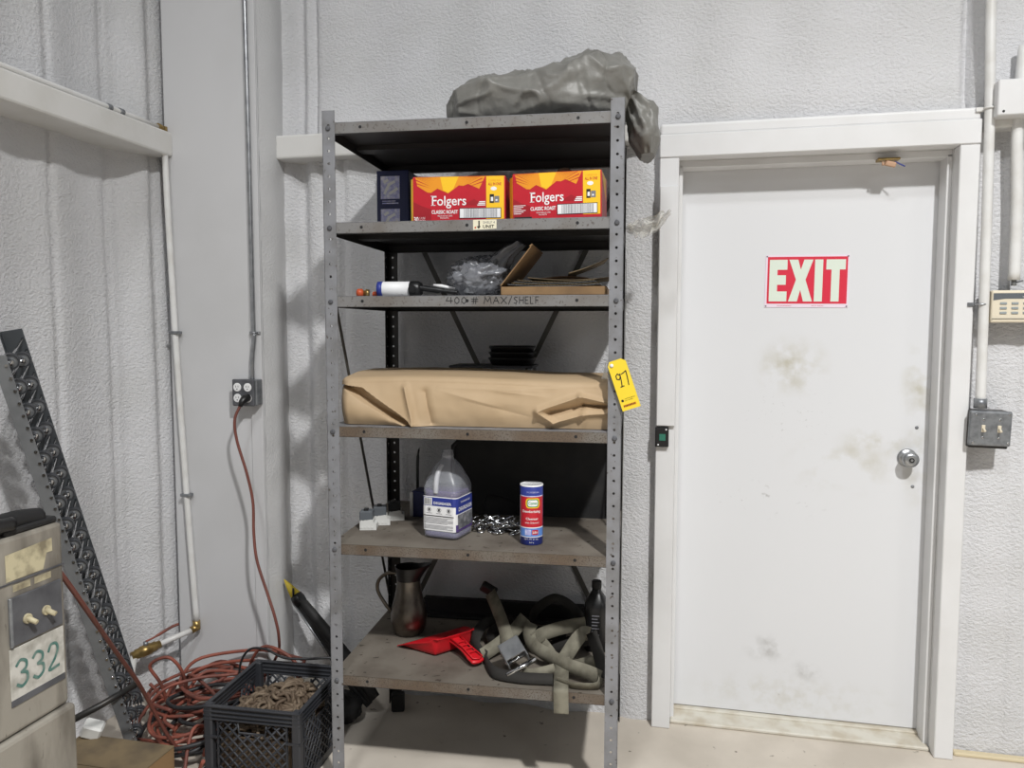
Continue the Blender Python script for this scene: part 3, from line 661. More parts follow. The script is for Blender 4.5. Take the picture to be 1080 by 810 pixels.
# the end of the sheet hanging over the side
pts = spline([(0.86, 0.28, 2.235), (0.915, 0.27, 2.240), (0.955, 0.26, 2.195), (0.968, 0.25, 2.14), (0.974, 0.25, 2.09), (0.982, 0.25, 2.040)], 14)
rd = [(0.06, 0.09), (0.056, 0.10), (0.052, 0.10), (0.048, 0.10), (0.044, 0.095), (0.020, 0.075)]
Rr = []
for i, p in enumerate(pts):
    x = i / (len(pts) - 1) * 5; j = min(4, int(x)); k_ = x - j; ra = rd[j][0] * (1 - k_) + rd[j + 1][0] * k_; rb = rd[j][1] * (1 - k_) + rd[j + 1][1] * k_
    ring = []
    for k in range(40):
        th = 2 * PI * k / 40; dsp = 1 + 0.5 * (0.3 - abs(noise.noise(Vector((math.cos(th) * 1.8, math.sin(th) * 1.8 + p.z * 5, p.z * 9))))) + 0.10 * (0.3 - abs(noise.noise(Vector((math.cos(th) * 5, math.sin(th) * 5, p.z * 30)))))
        ring.append(bm.verts.new(SM @ Vector((max(0.918 if p.z < 2.159 else 0, p.x + math.cos(th) * ra * dsp), p.y + math.sin(th) * rb * dsp, p.z + 0.045 * math.sin(PI * min(1, max(0, 1 - i / 26))) * -math.cos(th)))))
    Rr.append(ring)
for i in range(len(Rr) - 1):
    for k in range(40):
        f = bm.faces.new((Rr[i][k], Rr[i][(k + 1) % 40], Rr[i + 1][(k + 1) % 40], Rr[i + 1][k])); f.smooth = True
bm.faces.new(Rr[-1])
tag(obj('plastic_wrapped_bundle', bm, tarp), 'long bundle wrapped in crumpled grey plastic on the top shelf, hanging over its right end', 'bundle')

# ------------------------------------------------------------------ second shelf: coffee boxes and navy box
def coffee_box(loc, rz, w, h, d, label, tilt=0.0, extra=False):
    t = thing('coffee_box', label, 'box', loc, (0, tilt, rz), 'coffee boxes')
    bm = new()
    box(bm, (w / 2, d / 2, h / 2), (w, d, h), 0, 0.003, seg=2)
    P = FRONT
    # side gold strips (rounded corner flaps)
    if not extra: prism(bm, [(-0.0085, 0.012), (0.0, 0.0005), (0.002, 0.004), (-0.002, 0.05)], 0.001, h - 0.006, 1)
    else: prism(bm, [(-0.0125, 0.020), (0.0, 0.0005), (0.002, 0.004), (-0.002, 0.06)], 0.001, h - 0.010, 2)
    poly(bm, [(-d + 0.01, 0.002), (-0.002, 0.002), (-0.002, h - 0.003), (-d + 0.01, h - 0.004)], 1, Matrix.Translation((0, 0, 0)) @ Matrix(((0, 0, -1, 0), (-1, 0, 0, 0), (0, 1, 0, 0), (0, 0, 0, 1))), 0.0004)
    if extra: poly(bm, [(0.002, h - 0.004), (d - 0.03, h * 0.45), (d - 0.03, h - 0.004)], 1, Matrix.Translation((w, 0, 0)) @ Matrix(((0, 0, 1, 0), (1, 0, 0, 0), (0, 1, 0, 0), (0, 0, 0, 1))), 0.0004)
    e = 0.0006
    # sunrise
    ws = w * 0.78
    poly(bm, [(0.03 * w, 0.99 * h), (0.05 * w, 0.80 * h), (0.16 * w, 0.66 * h), (0.20 * w, 0.65 * h), (0.27 * w, 0.74 * h), (0.385 * w, 0.63 * h), (0.50 * w, 0.80 * h), (0.55 * w, 0.79 * h), (0.60 * w, 0.83 * h), (0.72 * w, 0.72 * h), (0.785 * w, 0.99 * h)], 2, P, 0.0004)
    poly(bm, [(0.30 * w, 0.99 * h), (0.33 * w, 0.70 * h), (0.385 * w, 0.645 * h), (0.44 * w, 0.72 * h), (0.50 * w, 0.99 * h)], 1, P, e)
    for k in range(11):    # red rays cutting in from both sides
        ang = math.radians(18 + k * 5.2); L_ = 0.16 * w
        for s in (-1, 1):
            cx = 0.385 * w; cy = 0.62 * h
            r0 = 0.20 * w; r1 = 0.40 * w
            p = []
            for rr, da in ((r0, 0), (r1, -0.012), (r1, 0.016)):
                x = cx + s * math.cos(ang + da) * rr; y = cy + math.sin(ang + da) * rr
                p.append((min(max(x, 0.012 * w), 0.785 * w), min(y, 0.992 * h)))
            if abs(p[1][0] - p[2][0]) + abs(p[1][1] - p[2][1]) > 1e-4: poly(bm, p, 0, P, 0.0008)
    poly(bm, [(0.01 * w, 0.46 * h), (0.10 * w, 0.36 * h), (0.2 * w, 0.30 * h), (0.2 * w, 0.05 * h), (0.01 * w, 0.05 * h)], 3, P, e)
    poly(bm, [(0.55 * w, 0.38 * h), (0.665 * w, 0.50 * h), (0.78 * w, 0.36 * h)], 3, P, e)
    # right gold panel
    rect(bm, 0.795 * w, 0.07 * h, 0.985 * w, 0.99 * h, 1, P, 0.0005)
    text(bm, 'COFFEE FOR', 0.82 * w, 0.87 * h, 0.006, 2, P, 0.13 * w); text(bm, 'ALL IN ONE', 0.815 * w, 0.79 * h, 0.0085, 0, P, 0.14 * w, bold=0.02)
    poly(bm, [(0.875 * w + 0.0095 * math.cos(2 * PI * k / 14), 0.72 * h + 0.006 * math.sin(2 * PI * k / 14)) for k in range(14)], 4, P, 0.0009)
    rect(bm, 0.832 * w, 0.41 * h, 0.878 * w, 0.60 * h, 5, P, 0.0009); rect(bm, 0.882 * w, 0.42 * h, 0.935 * w, 0.56 * h, 6, P, 0.0009); rect(bm, 0.845 * w, 0.45 * h, 0.87 * w, 0.54 * h, 4, P, 0.0011); rect(bm, 0.895 * w, 0.455 * h, 0.915 * w, 0.49 * h, 4, P, 0.0011)
    # name
    word = 'Folgers'
    text(bm, word, 0.21 * w, 0.375 * h, 0.205 * h, 4, P, 0.37 * w, bold=0.010, h=0.0009)
    for (x, y, ww) in ((0.200, 0.370, 0.048), (0.198, 0.568, 0.060)): rect(bm, x * w, y * h, (x + ww) * w, (y + 0.014) * h, 4, P, 0.0009)
    text(bm, 'CLASSIC ROAST', 0.205 * w, 0.195 * h, 0.075 * h, 4, P, 0.285 * w, bold=0.025)
    text(bm, 'MEDIUM GROUND COFFEE', 0.27 * w, 0.13 * h, 0.03 * h, 4, P, 0.16 * w); text(bm, 'PACKETS', 0.30 * w, 0.085 * h, 0.03 * h, 4, P, 0.09 * w)
    if not extra:
        text(bm, '30', 0.012 * w, 0.03 * h, 0.10 * h, 4, P, 0.05 * w, bold=0.02); text(bm, '1.2 OZ', 0.075 * w, 0.09 * h, 0.035 * h, 4, P, 0.06 * w); text(bm, 'PACKS', 0.075 * w, 0.035 * h, 0.035 * h, 4, P, 0.06 * w)
    else:
        rect(bm, 0.02 * w, 0.015 * h, 0.22 * w, 0.065 * h, 5, P, 0.0007)
        for k in range(6): rect(bm, 0.012 * w, (0.13 + 0.035 * k) * h, (0.10 + 0.05 * ((k * 7) % 3) / 2) * w, (0.142 + 0.035 * k) * h, 4, P, 0.0007)
    for k in range(3): rect(bm, (0.70 + 0.01 * k) * w, (0.36 + 0.035 * k) * h, 0.785 * w, (0.382 + 0.035 * k) * h, 4, P, 0.0007)
    # bar code
    rect(bm, 0.505 * w, 0.085 * h, 0.955 * w, 0.31 * h, 5, P, 0.0010); rect(bm, 0.512 * w, 0.10 * h, 0.948 * w, 0.295 * h, 4, P, 0.0012)
    rnd = random.Random(4); x = 0.555
    while x < 0.905:
        bw = rnd.choice((0.003, 0.005, 0.008)); rect(bm, x * w, 0.105 * h, (x + bw) * w, 0.29 * h, 6, P, 0.0014); x += bw + rnd.choice((0.003, 0.005, 0.007))
    obj('carton', bm, [red_print, yellow_print, gold_print, dkred_print, white_print, ink, grey_print], t)
    return t
coffee_box(SL(0.268, 0.055, ZT[2] + 0.0005), SR + 0.05, 0.288, 0.140, 0.15, 'red and yellow coffee box beside the navy box, above the cream sticker')
coffee_box(SL(0.582, 0.045, ZT[2] + 0.0005), SR - 0.055, 0.268, 0.138, 0.16, 'red and yellow coffee box nearest the yellow-tagged post, its bar code tilted', -0.012, True)
t = thing('navy_box', 'tall narrow navy box with pale pictures standing left of the coffee boxes', 'box', SL(0.034, 0.40, ZT[2] + 0.0005), (0, 0, SR))
bm = new(); w, d, h = 0.118, 0.12, 0.235; box(bm, (w / 2, d / 2, h / 2), (w, d, h), 0, 0.002); P = FRONT
for y in (0.135, 0.02): 
    rect(bm, 0.015, y, 0.085, y + 0.08, 1, P); strokes(bm, [[(0.03, y + 0.02), (0.045, y + 0.05), (0.065, y + 0.06)], [(0.05, y + 0.02), (0.075, y + 0.035)], [(0.03, y + 0.06), (0.04, y + 0.066)]], 0.010, 2, P)
rect(bm, 0.02, 0.118, 0.08, 0.122, 1, P); rect(bm, 0.02, 0.126, 0.07, 0.129, 1, P)
obj('carton', bm, [navy, lilac, white_print], t)
bm = new(); tube(bm, spline([SL(0.68, 0.17, ZT[2] + 0.148), SL(0.70, 0.17, ZT[2] + 0.158), SL(0.725, 0.17, ZT[2] + 0.168), SL(0.745, 0.175, ZT[2] + 0.163)], 6), [0.006] * 8 + [0.011] * 8 + [0.009] * 3, 10)
tag(obj('leather_scrap', bm, card_dark), 'small dark curled scrap on top of the coffee box nearest the tag', 'scrap')

# ------------------------------------------------------------------ third shelf
z3 = ZT[3]
t = thing('hand_grease_gun', 'white barrelled hand tool with a black head and lever lying on the third shelf', 'tool', SL(0.14, 0.11, z3 + 0.026), (0, 0, SR + 0.05))
bm = new(); tube(bm, [(0, 0, 0), (0.004, 0, 0), (0.1, 0, 0)], [0.022, 0.024, 0.024], 24); obj('barrel', bm, white_print, t, 'white barrel')
bm = new(); tube(bm, [(-0.006, 0, 0), (-0.005, 0, 0), (0.012, 0, 0.0)], [0.02, 0.0245, 0.0245], 24); obj('end_cap', bm, blue_print, t, 'blue rim')
bm = new(); tube(bm, [(0.098, 0, 0), (0.101, 0, 0), (0.128, 0, 0), (0.138, 0, 0)], [0.022, 0.0255, 0.0255, 0.018], 24)
cyl(bm, (0.112, -0.02, 0.0), (0.112, -0.03, 0.0), 0.012, seg=16); obj('head', bm, black_plastic, t)
bm = new(); tube(bm, spline([(0.13, -0.01, 0.004), (0.17, -0.012, -0.002), (0.22, -0.014, -0.008), (0.255, -0.014, -0.012)], 6), [0.009] * 10 + [0.006] * 9, 10); obj('lever', bm, black_plastic, t)
bm = new(); tube(bm, [(0.175, 0.002, 0.012), (0.20, 0.002, 0.009), (0.248, 0.002, 0.0)], [0.004, 0.006, 0.004], 10); obj('nozzle', bm, white_print, t, 'white nozzle')
for i, (a, b, r, ln, lb) in enumerate(((0.085, 0.10, 0.0135, 0.024, 'orange capped fitting nearest the left post on the third shelf'), (0.122, 0.13, 0.010, 0.016, 'smaller orange capped fitting against the white barrelled tool'))):
    t = thing('capped_fitting', lb, 'fitting', SL(a, b, z3 + r), (0, 0, SR + 0.5 - i * 0.4))
    bm = new(); tube(bm, [(-ln * 0.8, 0, 0), (-ln * 0.6, 0, 0), (0.0, 0, 0), (0.002, 0, 0)], [r * 0.6, r, r, r * 0.7], 14); obj('cap', bm, orange, t)
    bm = new(); tube(bm, [(0.001, 0, 0), (ln * 0.4, 0, 0), (ln * 0.42, 0, 0), (ln * 0.9, 0, 0)], [r * 0.7, r * 0.7, r * 0.95, r * 0.9], 10); obj('stem', bm, brass, t)
# crumpled clear bag
t = thing('clear_plastic_bag', 'crumpled clear plastic bag with a twisted neck on the third shelf', 'bag', SL(0.455, 0.16, z3 + 0.001), (0, 0, SR))
bm = new()
def _bag(u, v):
    th = 2 * PI * u; ph = PI * v
    d = Vector((math.sin(ph) * math.cos(th), math.sin(ph) * math.sin(th), -math.cos(ph)))
    r = 1 + 0.36 * (0.3 - abs(noise.noise(d * 2.1 + Vector((2, 0, 0))))) + 0.36 * (0.26 - abs(noise.noise(d * 4.2))) + 0.16 * (0.25 - abs(noise.noise(d * 9)))
    p = Vector((d.x * 0.092, d.y * 0.085, d.z * 0.062)) * r; p.z = max(0.0, p.z + 0.060); p.z += 0.015 * max(0, d.x)
    return p
grid(bm, 72, 40, _bag, 0, True, True); obj('film_body', bm, bag_mat, t)
bm = new()
def _nk(u, v):
    p = Vector((0.045, 0.0, 0.075)).lerp(Vector((0.122, -0.03, 0.166)), v); p.x += 0.02 * v * v - 0.01 * math.sin(v * 3)
    th = 2 * PI * u + v * 2.5; r = 0.034 * (1 - v) ** 1.3 + 0.013 + 0.006 * math.sin(5 * th) + 0.006 * noise.noise(Vector((math.cos(th) * 2, v * 6, math.sin(th) * 2)))
    return p + Vector((math.cos(th) * r * 0.9, math.sin(th) * r, -math.cos(th) * r * 0.5))
grid(bm, 40, 24, _nk, 0, True, True); obj('twisted_neck', bm, bag_mat, t)
bm = new(); box(bm, (-0.012, -0.015, 0.035), (0.085, 0.06, 0.055), 0, 0.015, (0.2, 0.1, 0.3), 3); cyl(bm, (0.02, -0.02, 0.03), (0.06, 0.0, 0.05), 0.02); obj('contents', bm, galv, t, 'pale metal parts inside the bag')
# cardboard tray with abrasive sheets
t = thing('cardboard_tray', 'shallow open cardboard tray with a raised flap on the third shelf', 'tray', SL(0.548, 0.03, z3 + 0.0005), (0, 0, SR))
bm = new(); W, D, H_ = 0.318, 0.30, 0.026; k = 0.003
box(bm, (W / 2, D / 2, k / 2), (W, D, k)); box(bm, (W / 2, k / 2, H_ / 2), (W, k, H_)); box(bm, (W / 2, D - k / 2, H_ / 2), (W, k, H_)); box(bm, (k / 2, D / 2, H_ / 2), (k, D, H_)); box(bm, (W - k / 2, D / 2, H_ / 2), (k, D, H_))
obj('body', bm, card, t)
bm = new(); box(bm, (0.045, 0.14, 0.088), (0.150, 0.27, 0.003), 0, rot=(0, -0.90, 0.0)); box(bm, (0.091, 0.14, 0.150), (0.010, 0.27, 0.004), 0, rot=(0, -0.6, 0)); obj('flap', bm, card, t)
def sheet(name, a, b, z, w, d, rz, curl, m, lb, grp='sheets in the cardboard tray', lift=0.0, saw=False):
    bm = new(); n = 48
    def fn(u, v, top=0):
        x = w * (u - 0.5); y = d * (v - 0.5); zz = curl * (abs(2 * u - 1) ** 2) + lift * u + top
        if saw and v == 0: y -= 0.004 * (int(u * n) % 2)
        return Vector((x, y, zz))
    R1 = grid(bm, n, 3, lambda u, v: fn(u, v)); R2 = grid(bm, n, 3, lambda u, v: fn(u, v, 0.0016))
    for i in range(n):
        for j in (0, 3): bm.faces.new((R1[i][j], R1[i + 1][j], R2[i + 1][j], R2[i][j]))
    for j in range(3):
        for i in (0, n): bm.faces.new((R1[i][j], R1[i][j + 1], R2[i][j + 1], R2[i][j]))
    o = obj(name, bm, m, loc=SL(a, b, z), rot=(0, 0, SR + rz)); return tag(o, lb, 'sheet', grp)
for q in range(4):
    sheet('abrasive_sheet', 0.708, 0.17, z3 + 0.027 + 0.0048 * q, 0.28 - 0.015 * q, 0.27 - 0.02 * q, 0.03 * (q % 2), 0.006, [galv, card_dark, galv, card_dark][q], 'thin dark sheet lying flat in the stack in the cardboard tray', saw=True)
sheet('brown_sheet', 0.745, 0.18, z3 + 0.048, 0.25, 0.20, 0.04, 0.008, card_dark, 'curled dark brown sheet on the tray stack', None)
sheet('pink_sheet', 0.735, 0.27, z3 + 0.066, 0.15, 0.16, -0.1, -0.006, flesh, 'pinkish tan paper sheet behind the tray stack', None)
sheet('kraft_sheet', 0.800, 0.17, z3 + 0.064, 0.12, 0.2, 0.1, 0.004, card_dark, 'bent brown sheet rising toward the tagged post', None, lift=0.045)
bm = new(); box(bm, SL(0.665, 0.42, z3 + 0.024), (0.15, 0.05, 0.046), 0, 0.004, rot=(0, 0, SR)); tag(obj('black_block', bm, black_matte), 'low black block at the back of the third shelf behind the tray', 'block')

# ------------------------------------------------------------------ fourth shelf: kraft paper parcel
z4 = ZT[4]
def seg_d(px, pz, a):
    x0, y0, x1, y1 = a[:4]; dx, dy = x1 - x0, y1 - y0; t_ = max(0, min(1, ((px - x0) * dx + (pz - y0) * dy) / (dx * dx + dy * dy)))
    return math.hypot(px - x0 - t_ * dx, pz - y0 - t_ * dy), t_
CR = [(0.245, 0.118, 0.276, 0.006, 0.016, 0.022), (0.305, 0.105, 0.325, 0.01, -0.013, 0.028), (0.34, 0.115, 0.56, 0.060, 0.009, 0.045, 1), (0.42, 0.085, 0.66, 0.030, -0.007, 0.04, 1), (0.50, 0.115, 0.70, 0.095, 0.006, 0.03, 1),
      (0.665, 0.055, 0.79, 0.100, 0.020, 0.020), (0.79, 0.100, 0.86, 0.085, 0.016, 0.016), (0.66, 0.050, 0.71, 0.018, 0.016, 0.02), (0.71, 0.018, 0.80, 0.045, 0.016, 0.02), (0.80, 0.045, 0.87, 0.050, 0.012, 0.02), (0.70, 0.05, 0.79, 0.068, -0.024, 0.026), (0.80, 0.072, 0.87, 0.068, -0.03, 0.014), (0.34, 0.122, 0.70, 0.112, 0.004, 0.018, 1),
      (0.50, 0.118, 0.8, 0.125, 0.004, 0.02, 1)]
PZ0 = z4 + 0.002
def parcel_disp(a, z):   # outward displacement of the front paper
    d = 0.0
    for c in CR:
        q, tt = seg_d(a, z, c)
        if q < c[5]: d += c[4] * (1 - q / c[5]) ** 2 * (1.0 if len(c) < 7 else min(1.0, 3.5 * tt * (1 - tt)))
    # the wrap stands open along a slit between its upper and lower flap
    def lerp(tab, x):
        for (x0, y0), (x1, y1) in zip(tab[:-1], tab[1:]):
            if x <= x1: return y0 + (y1 - y0) * (x - x0) / (x1 - x0)
        return tab[-1][1]
    if a < 0.275:
        up = lerp([(0.0, 0.130), (0.03, 0.126), (0.103, 0.117), (0.25, 0.020), (0.275, -0.004)], a)
        lo = lerp([(0.0, 0.124), (0.03, 0.119), (0.10, 0.075), (0.198, 0.020), (0.25, -0.004), (0.275, -0.02)], a)
        if z > up: d += 0.010 * math.exp(-(z - up) / 0.03)
        elif z > lo: d -= 0.034 * min(1, (z - lo) / 0.012) if (up - lo) > 0.006 else 0.0
        else: d += 0.002 + 0.012 * math.sin(PI * max(0, z) / max(0.02, lo)) * 0.6
    d += 0.004 * noise.noise(Vector((a * 9, z * 12, 2))) + 0.0015 * noise.noise(Vector((a * 30, z * 30, 5)))
    return d
bm = new(); NA, NT = 360, 170
hgt, dep = 0.150, 0.30
def _parcel(u, v):
    a = 0.028 + 0.848 * u
    # loop around the section: v 0..1: front bottom->front top->back top->back bottom
    s = v * 1.0
    ht = hgt + 0.006 * math.sin(u * 5) 
    if s < 0.42:
        k = s / 0.42; z = k * (ht - 0.02); bulge = 0.022 * math.sin(PI * k) ; b = 0.045 - bulge * 0.6 - parcel_disp(a, z) 
        if a < 0.06: b += 0.03 * (1 - (a - 0.028) / 0.032) ** 2
        tip = math.exp(-((a - 0.272) / 0.05) ** 2) * math.exp(-z / 0.03) * 0.03; b -= tip
    elif s < 0.52:
        k = (s - 0.42) / 0.10; th = k * PI / 2; z = ht - 0.02 + 0.02 * math.sin(th); b = 0.045 + 0.03 * (1 - math.cos(th)); b -= parcel_disp(a, ht - 0.02) * (1 - k)
        if a < 0.06: b += 0.03 * (1 - (a - 0.028) / 0.032) ** 2 * (1 - k)
    elif s < 0.84:
        k = (s - 0.52) / 0.32; b = 0.075 + (dep - 0.05) * k; z = ht + 0.012 * math.sin(k * PI * 0.6) + 0.003 * noise.noise(Vector((a * 8, b * 8, 0)))
    else:
        k = (s - 0.84) / 0.16; b = 0.075 + dep - 0.05; z = (ht + 0.011) * (1 - k)
    e = min(1.0, min(u, 1 - u) / 0.02); z = z if s < 0.42 else z - 0.008 * (1 - e) ** 2
    return SM @ Vector((a, b, PZ0 + max(0, z)))
R_ = grid(bm, NA, NT, _parcel)
bm.faces.new(R_[0][::-1]); bm.faces.new(R_[-1])
tag(obj('kraft_paper_parcel', bm, kraft), 'long parcel of folded brown kraft paper filling the fourth shelf', 'parcel')
# rack and black dishes behind it
t = thing('wire_stand', 'low dark metal stand behind the brown paper parcel', 'stand', SL(0.30, 0.38, z4 + 0.0005), (0, 0, SR))
bm = new(); box(bm, (0.15, 0.085, 0.170), (0.30, 0.17, 0.008), 0, 0.002); obj('top', bm, machine_dark, t)
for x in (0.012, 0.288):
    for y in (0.01, 0.16):
        bm = new(); box(bm, (x, y, 0.083), (0.012, 0.012, 0.166), 0, 0.001); obj('leg', bm, galv, t)
bm = new(); box(bm, (0.15, 0.004, 0.150), (0.29, 0.006, 0.006)); obj('rail', bm, galv, t)
bm0 = new()
lathe(bm0, [(0.062, 0), (0.070, 0.003), (0.075, 0.018), (0.079, 0.021), (0.079, 0.027), (0.071, 0.027), (0.064, 0.006), (0.02, 0.004)], 40, 0, Matrix.Diagonal((1.06, 0.9, 1, 1)), sq=0.35)
dish = None
for q in range(3):
    lb = ['black plastic dish at the bottom of the stack on the metal stand', 'black plastic dish in the middle of the stack on the metal stand', 'black plastic dish on top of the stack on the metal stand'][q]
    if q == 0: dish = obj('black_dish', bm0, black_plastic); o = dish
    else: o = dish.copy(); C.objects.link(o)
    o.location = SL(0.515, 0.47, z4 + 0.1750 + 0.0205 * q); o.rotation_euler = (0, 0, SR + 0.05 * q); tag(o, lb, 'dish', 'stacked black dishes')

# lot tag on post
t = thing('lot_tag', 'yellow lot tag marked 97 hanging on the right front post', 'tag', SL(0.888, -0.012, 1.392), (0.0, -0.33, SR))
bm = new(); w, h = 0.055, 0.150
pl = [(-w / 2 + 0.008, 0.012), (w / 2 - 0.012, 0.012), (w / 2, 0.002), (w / 2, -h + 0.012), (-w / 2, -h + 0.012), (-w / 2, 0.0)]
prism(bm, pl, 0, 0.0006, 0, Matrix.Translation((0.012, 0, 0)) @ FRONT)
P = Matrix.Translation((0.012, -0.0006, 0)) @ FRONT
strokes(bm, [[(-0.002, -0.035), (-0.008, -0.028), (-0.014, -0.033), (-0.014, -0.043), (-0.007, -0.046), (-0.002, -0.038), (-0.001, -0.030), (-0.003, -0.05), (-0.006, -0.067)], [(0.003, -0.032), (0.010, -0.030), (0.018, -0.026), (0.017, -0.045), (0.014, -0.068)], [(-0.010, -0.068), (0.000, -0.067)]], 0.0028, 1, P)
poly(bm, [(-0.018 + 0.004 * math.cos(k * PI / 4), -0.108 + 0.004 * math.sin(k * PI / 4)) for k in range(8)], 1, P, 0.0006)
text(bm, 'AUCTION SERVICE', -0.011, -0.106, 0.0028, 1, P, 0.032); text(bm, 'LOT NUMBER', -0.011, -0.111, 0.0022, 1, P, 0.024); text(bm, '800-555-5555', -0.020, -0.126, 0.0075, 1, P, 0.038, bold=0.02) if False else rect(bm, -0.020, -0.128, 0.018, -0.121, 2, P, 0.0005)
for k in range(9): rect(bm, -0.019 + k * 0.004, -0.127, -0.0165 + k * 0.004, -0.122, 1, P, 0.0008)
obj('card', bm, [yellow_tag, ink, gold_print], t)
bm = new(); lathe(bm, [(0.0055, 0), (0.0055, 0.002), (0.002, 0.004)], 14, 0, Matrix.Translation((-0.004, -0.001, 0.0)) @ Matrix.Rotation(PI / 2, 4, 'X')); obj('grommet', bm, white_print, t, 'white fastener')
# wisp of clear film by the parcel's end and film scrap outside the post
bm = new()
def _film(u, v):
    p = Vector((0.922 + 0.135 * v, 0.33 - 0.03 * v, 1.836 + 0.045 * v ** 2))
    hgt_ = 0.018 + 0.048 * math.sin(PI * min(1, v * 1.1)) + 0.012 * noise.noise(Vector((v * 9, 1, 1)))
    return SM @ (p + Vector((0.006 * math.sin(u * 14 + v * 9), 0.035 * noise.noise(Vector((u * 4, v * 5, 3))) + 0.015 * math.sin(u * 10), -hgt_ * (u - 0.25) + 0.012 * noise.noise(Vector((u * 5, v * 7, 0))))))
grid(bm, 30, 40, _film); grid(bm, 30, 40, lambda u, v: _film(1 - u * 0.9, v * 0.85) + Vector((0.004, -0.018, 0.006)))
tag(obj('film_scrap', bm, film_mat), 'scrap of clear plastic film sticking out from the right side of the shelving', 'plastic scrap')
bm = new(); prism(bm, [(0, 0), (0.022, 0.0), (0.020, 0.035), (0.016, 0.012), (0.012, 0.05), (0.007, 0.02)], 0, 0.001, 0, Matrix.Translation(SL(0.852, 0.055, z4 + 0.155)) @ Matrix.Rotation(SR, 4, 'Z') @ FRONT)
tag(obj('paper_scrap', bm, film_mat), 'small torn pale plastic shred above the right end of the paper parcel', 'scrap')

# ------------------------------------------------------------------ fifth shelf
z5 = ZT[5]
t = thing('plastic_board', 'large black plastic board standing at the back of the fifth shelf', 'panel', SL(0.285, 0.455, z5 + 0.0005), (-0.06, 0, SR))
bm = new(); w, h = 0.585, 0.285
prism(bm, [(0, 0), (w, 0), (w, h), (0.035, h), (0, h - 0.035)], -0.03, 0, 0, FRONT); obj('sheet', bm, black_matte, t)
bm = new(); 
tube(bm, [(0.012, -0.003, 0.01), (0.012, -0.003, h - 0.04), (0.04, -0.003, h - 0.01), (w - 0.012, -0.003, h - 0.01), (w - 0.012, -0.003, 0.01)], 0.004, 8)
tube(bm, spline([(0.13, -0.003, 0.01), (0.13, -0.003, 0.055), (0.15, -0.003, 0.07), (0.24, -0.003, 0.05), (0.25, -0.003, 0.01)], 5), 0.002, 8); obj('raised_rib', bm, black_plastic, t)
def relay(loc, rz, lb, dark=False):
    t = thing('relay_module', lb, 'relay', loc, (0, 0, rz), 'relay modules')
    bm = new(); prism(bm, [(0, 0), (0.056, 0), (0.056, 0.020), (0.046, 0.024), (0.046, 0.034), (0.038, 0.036), (0.0, 0.030)], -0.024, 0.024, 0, FRONT)
    for k in range(4): cyl(bm, (0.006 + k * 0.012, -0.0245, 0.009), (0.006 + k * 0.012, -0.026, 0.009), 0.0035, seg=8); box(bm, (0.006 + k * 0.012, 0.0, 0.028), (0.004, 0.046, 0.012))
    obj('terminal_base', bm, relay_white, t, 'white terminal base')
    bm = new(); box(bm, (0.021, 0.0, 0.048), (0.044, 0.044, 0.030), 0, 0.002); bd = obj('body', bm, black_matte if dark else relay_grey, t)
    bm = new(); box(bm, (0.019, 0.0, 0.066), (0.015, 0.018, 0.008), 0, 0.001); obj('button', bm, black_plastic, bd)
relay(SL(0.036, 0.19, z5 + 0.0005), SR + 0.2, 'grey and white relay module nearest the left front post on the fifth shelf')
relay(SL(0.060, 0.255, z5 + 0.0005), SR + 0.3, 'grey and white relay module in the middle of the row of three')
relay(SL(0.090, 0.325, z5 + 0.0005), SR + 0.3, 'relay module with a black body farthest back in the row of three', True)
t = thing('navy_case', 'navy blue case with a white edge strip standing left of the jug', 'case', SL(0.155, 0.375, z5 + 0.0005), (0, 0, SR - 0.1))
bm = new(); box(bm, (0.062, 0.04, 0.047), (0.115, 0.08, 0.094), 0, 0.003); obj('body', bm, navy, t)
bm = new(); box(bm, (0.006, -0.0015, 0.047), (0.012, 0.004, 0.088), 0, 0.001); obj('edge_strip', bm, relay_white, t, 'white strip')
bm = new(); tube(bm, spline([SL(0.150, 0.49, z5), SL(0.150, 0.49, z5 + 0.12), SL(0.152, 0.49, z5 + 0.20), SL(0.158, 0.49, z5 + 0.235)], 5), [0.006] * 11 + [0.004] * 3 + [0.002, 0.001], 8)
tag(obj('black_rod', bm, black_plastic), 'thin black pointed rod standing behind the navy case', 'rod')

# jug
t = thing('degreaser_jug', 'clear gallon jug of purple degreaser with a blue and white label', 'jug', SL(0.348, 0.165, z5 + 0.0005), (0, 0, SR - 0.24))
t.scale = (1.06, 1.06, 1.0)
JW = 0.060
prof = [(0.050, 0.0), (0.0585, 0.004), (0.060, 0.012), (0.060, 0.022), (0.0585, 0.025), (0.0585, 0.140), (0.060, 0.143), (0.0605, 0.152), (0.0605, 0.166), (0.0590, 0.184), (0.0545, 0.204), (0.0465, 0.222), (0.036, 0.238), (0.025, 0.250), (0.0185, 0.257), (0.0175, 0.262), (0.0195, 0.264), (0.0195, 0.268), (0.0165, 0.270), (0.0165, 0.282), (0.014, 0.283)]
sqf = lambda z: 0.75 * (1 - sstep(0.15, 0.21, z))
bm = new(); lathe(bm, prof, 64, 0, None, sq=sqf, cap1=False); jb = obj('bottle', bm, jug_mat, t)
bm = new(); lathe(bm, [(0.0485, 0.002), (0.057, 0.006), (0.0583, 0.014), (0.0568, 0.026), (0.0568, 0.140), (0.0575, 0.150), (0.0575, 0.158)], 48, 0, None, sq=sqf); obj('liquid', bm, liquid, t, 'purple liquid')
bm = new(); tube(bm, spline([(-0.012, -0.056, 0.150), (-0.010, -0.058, 0.185), (-0.008, -0.050, 0.215), (-0.004, -0.030, 0.238)], 6), [0.008] * 14 + [0.007] * 5, 12); obj('handle', bm, grip_mat, jb, 'pale grip')
bm = new()
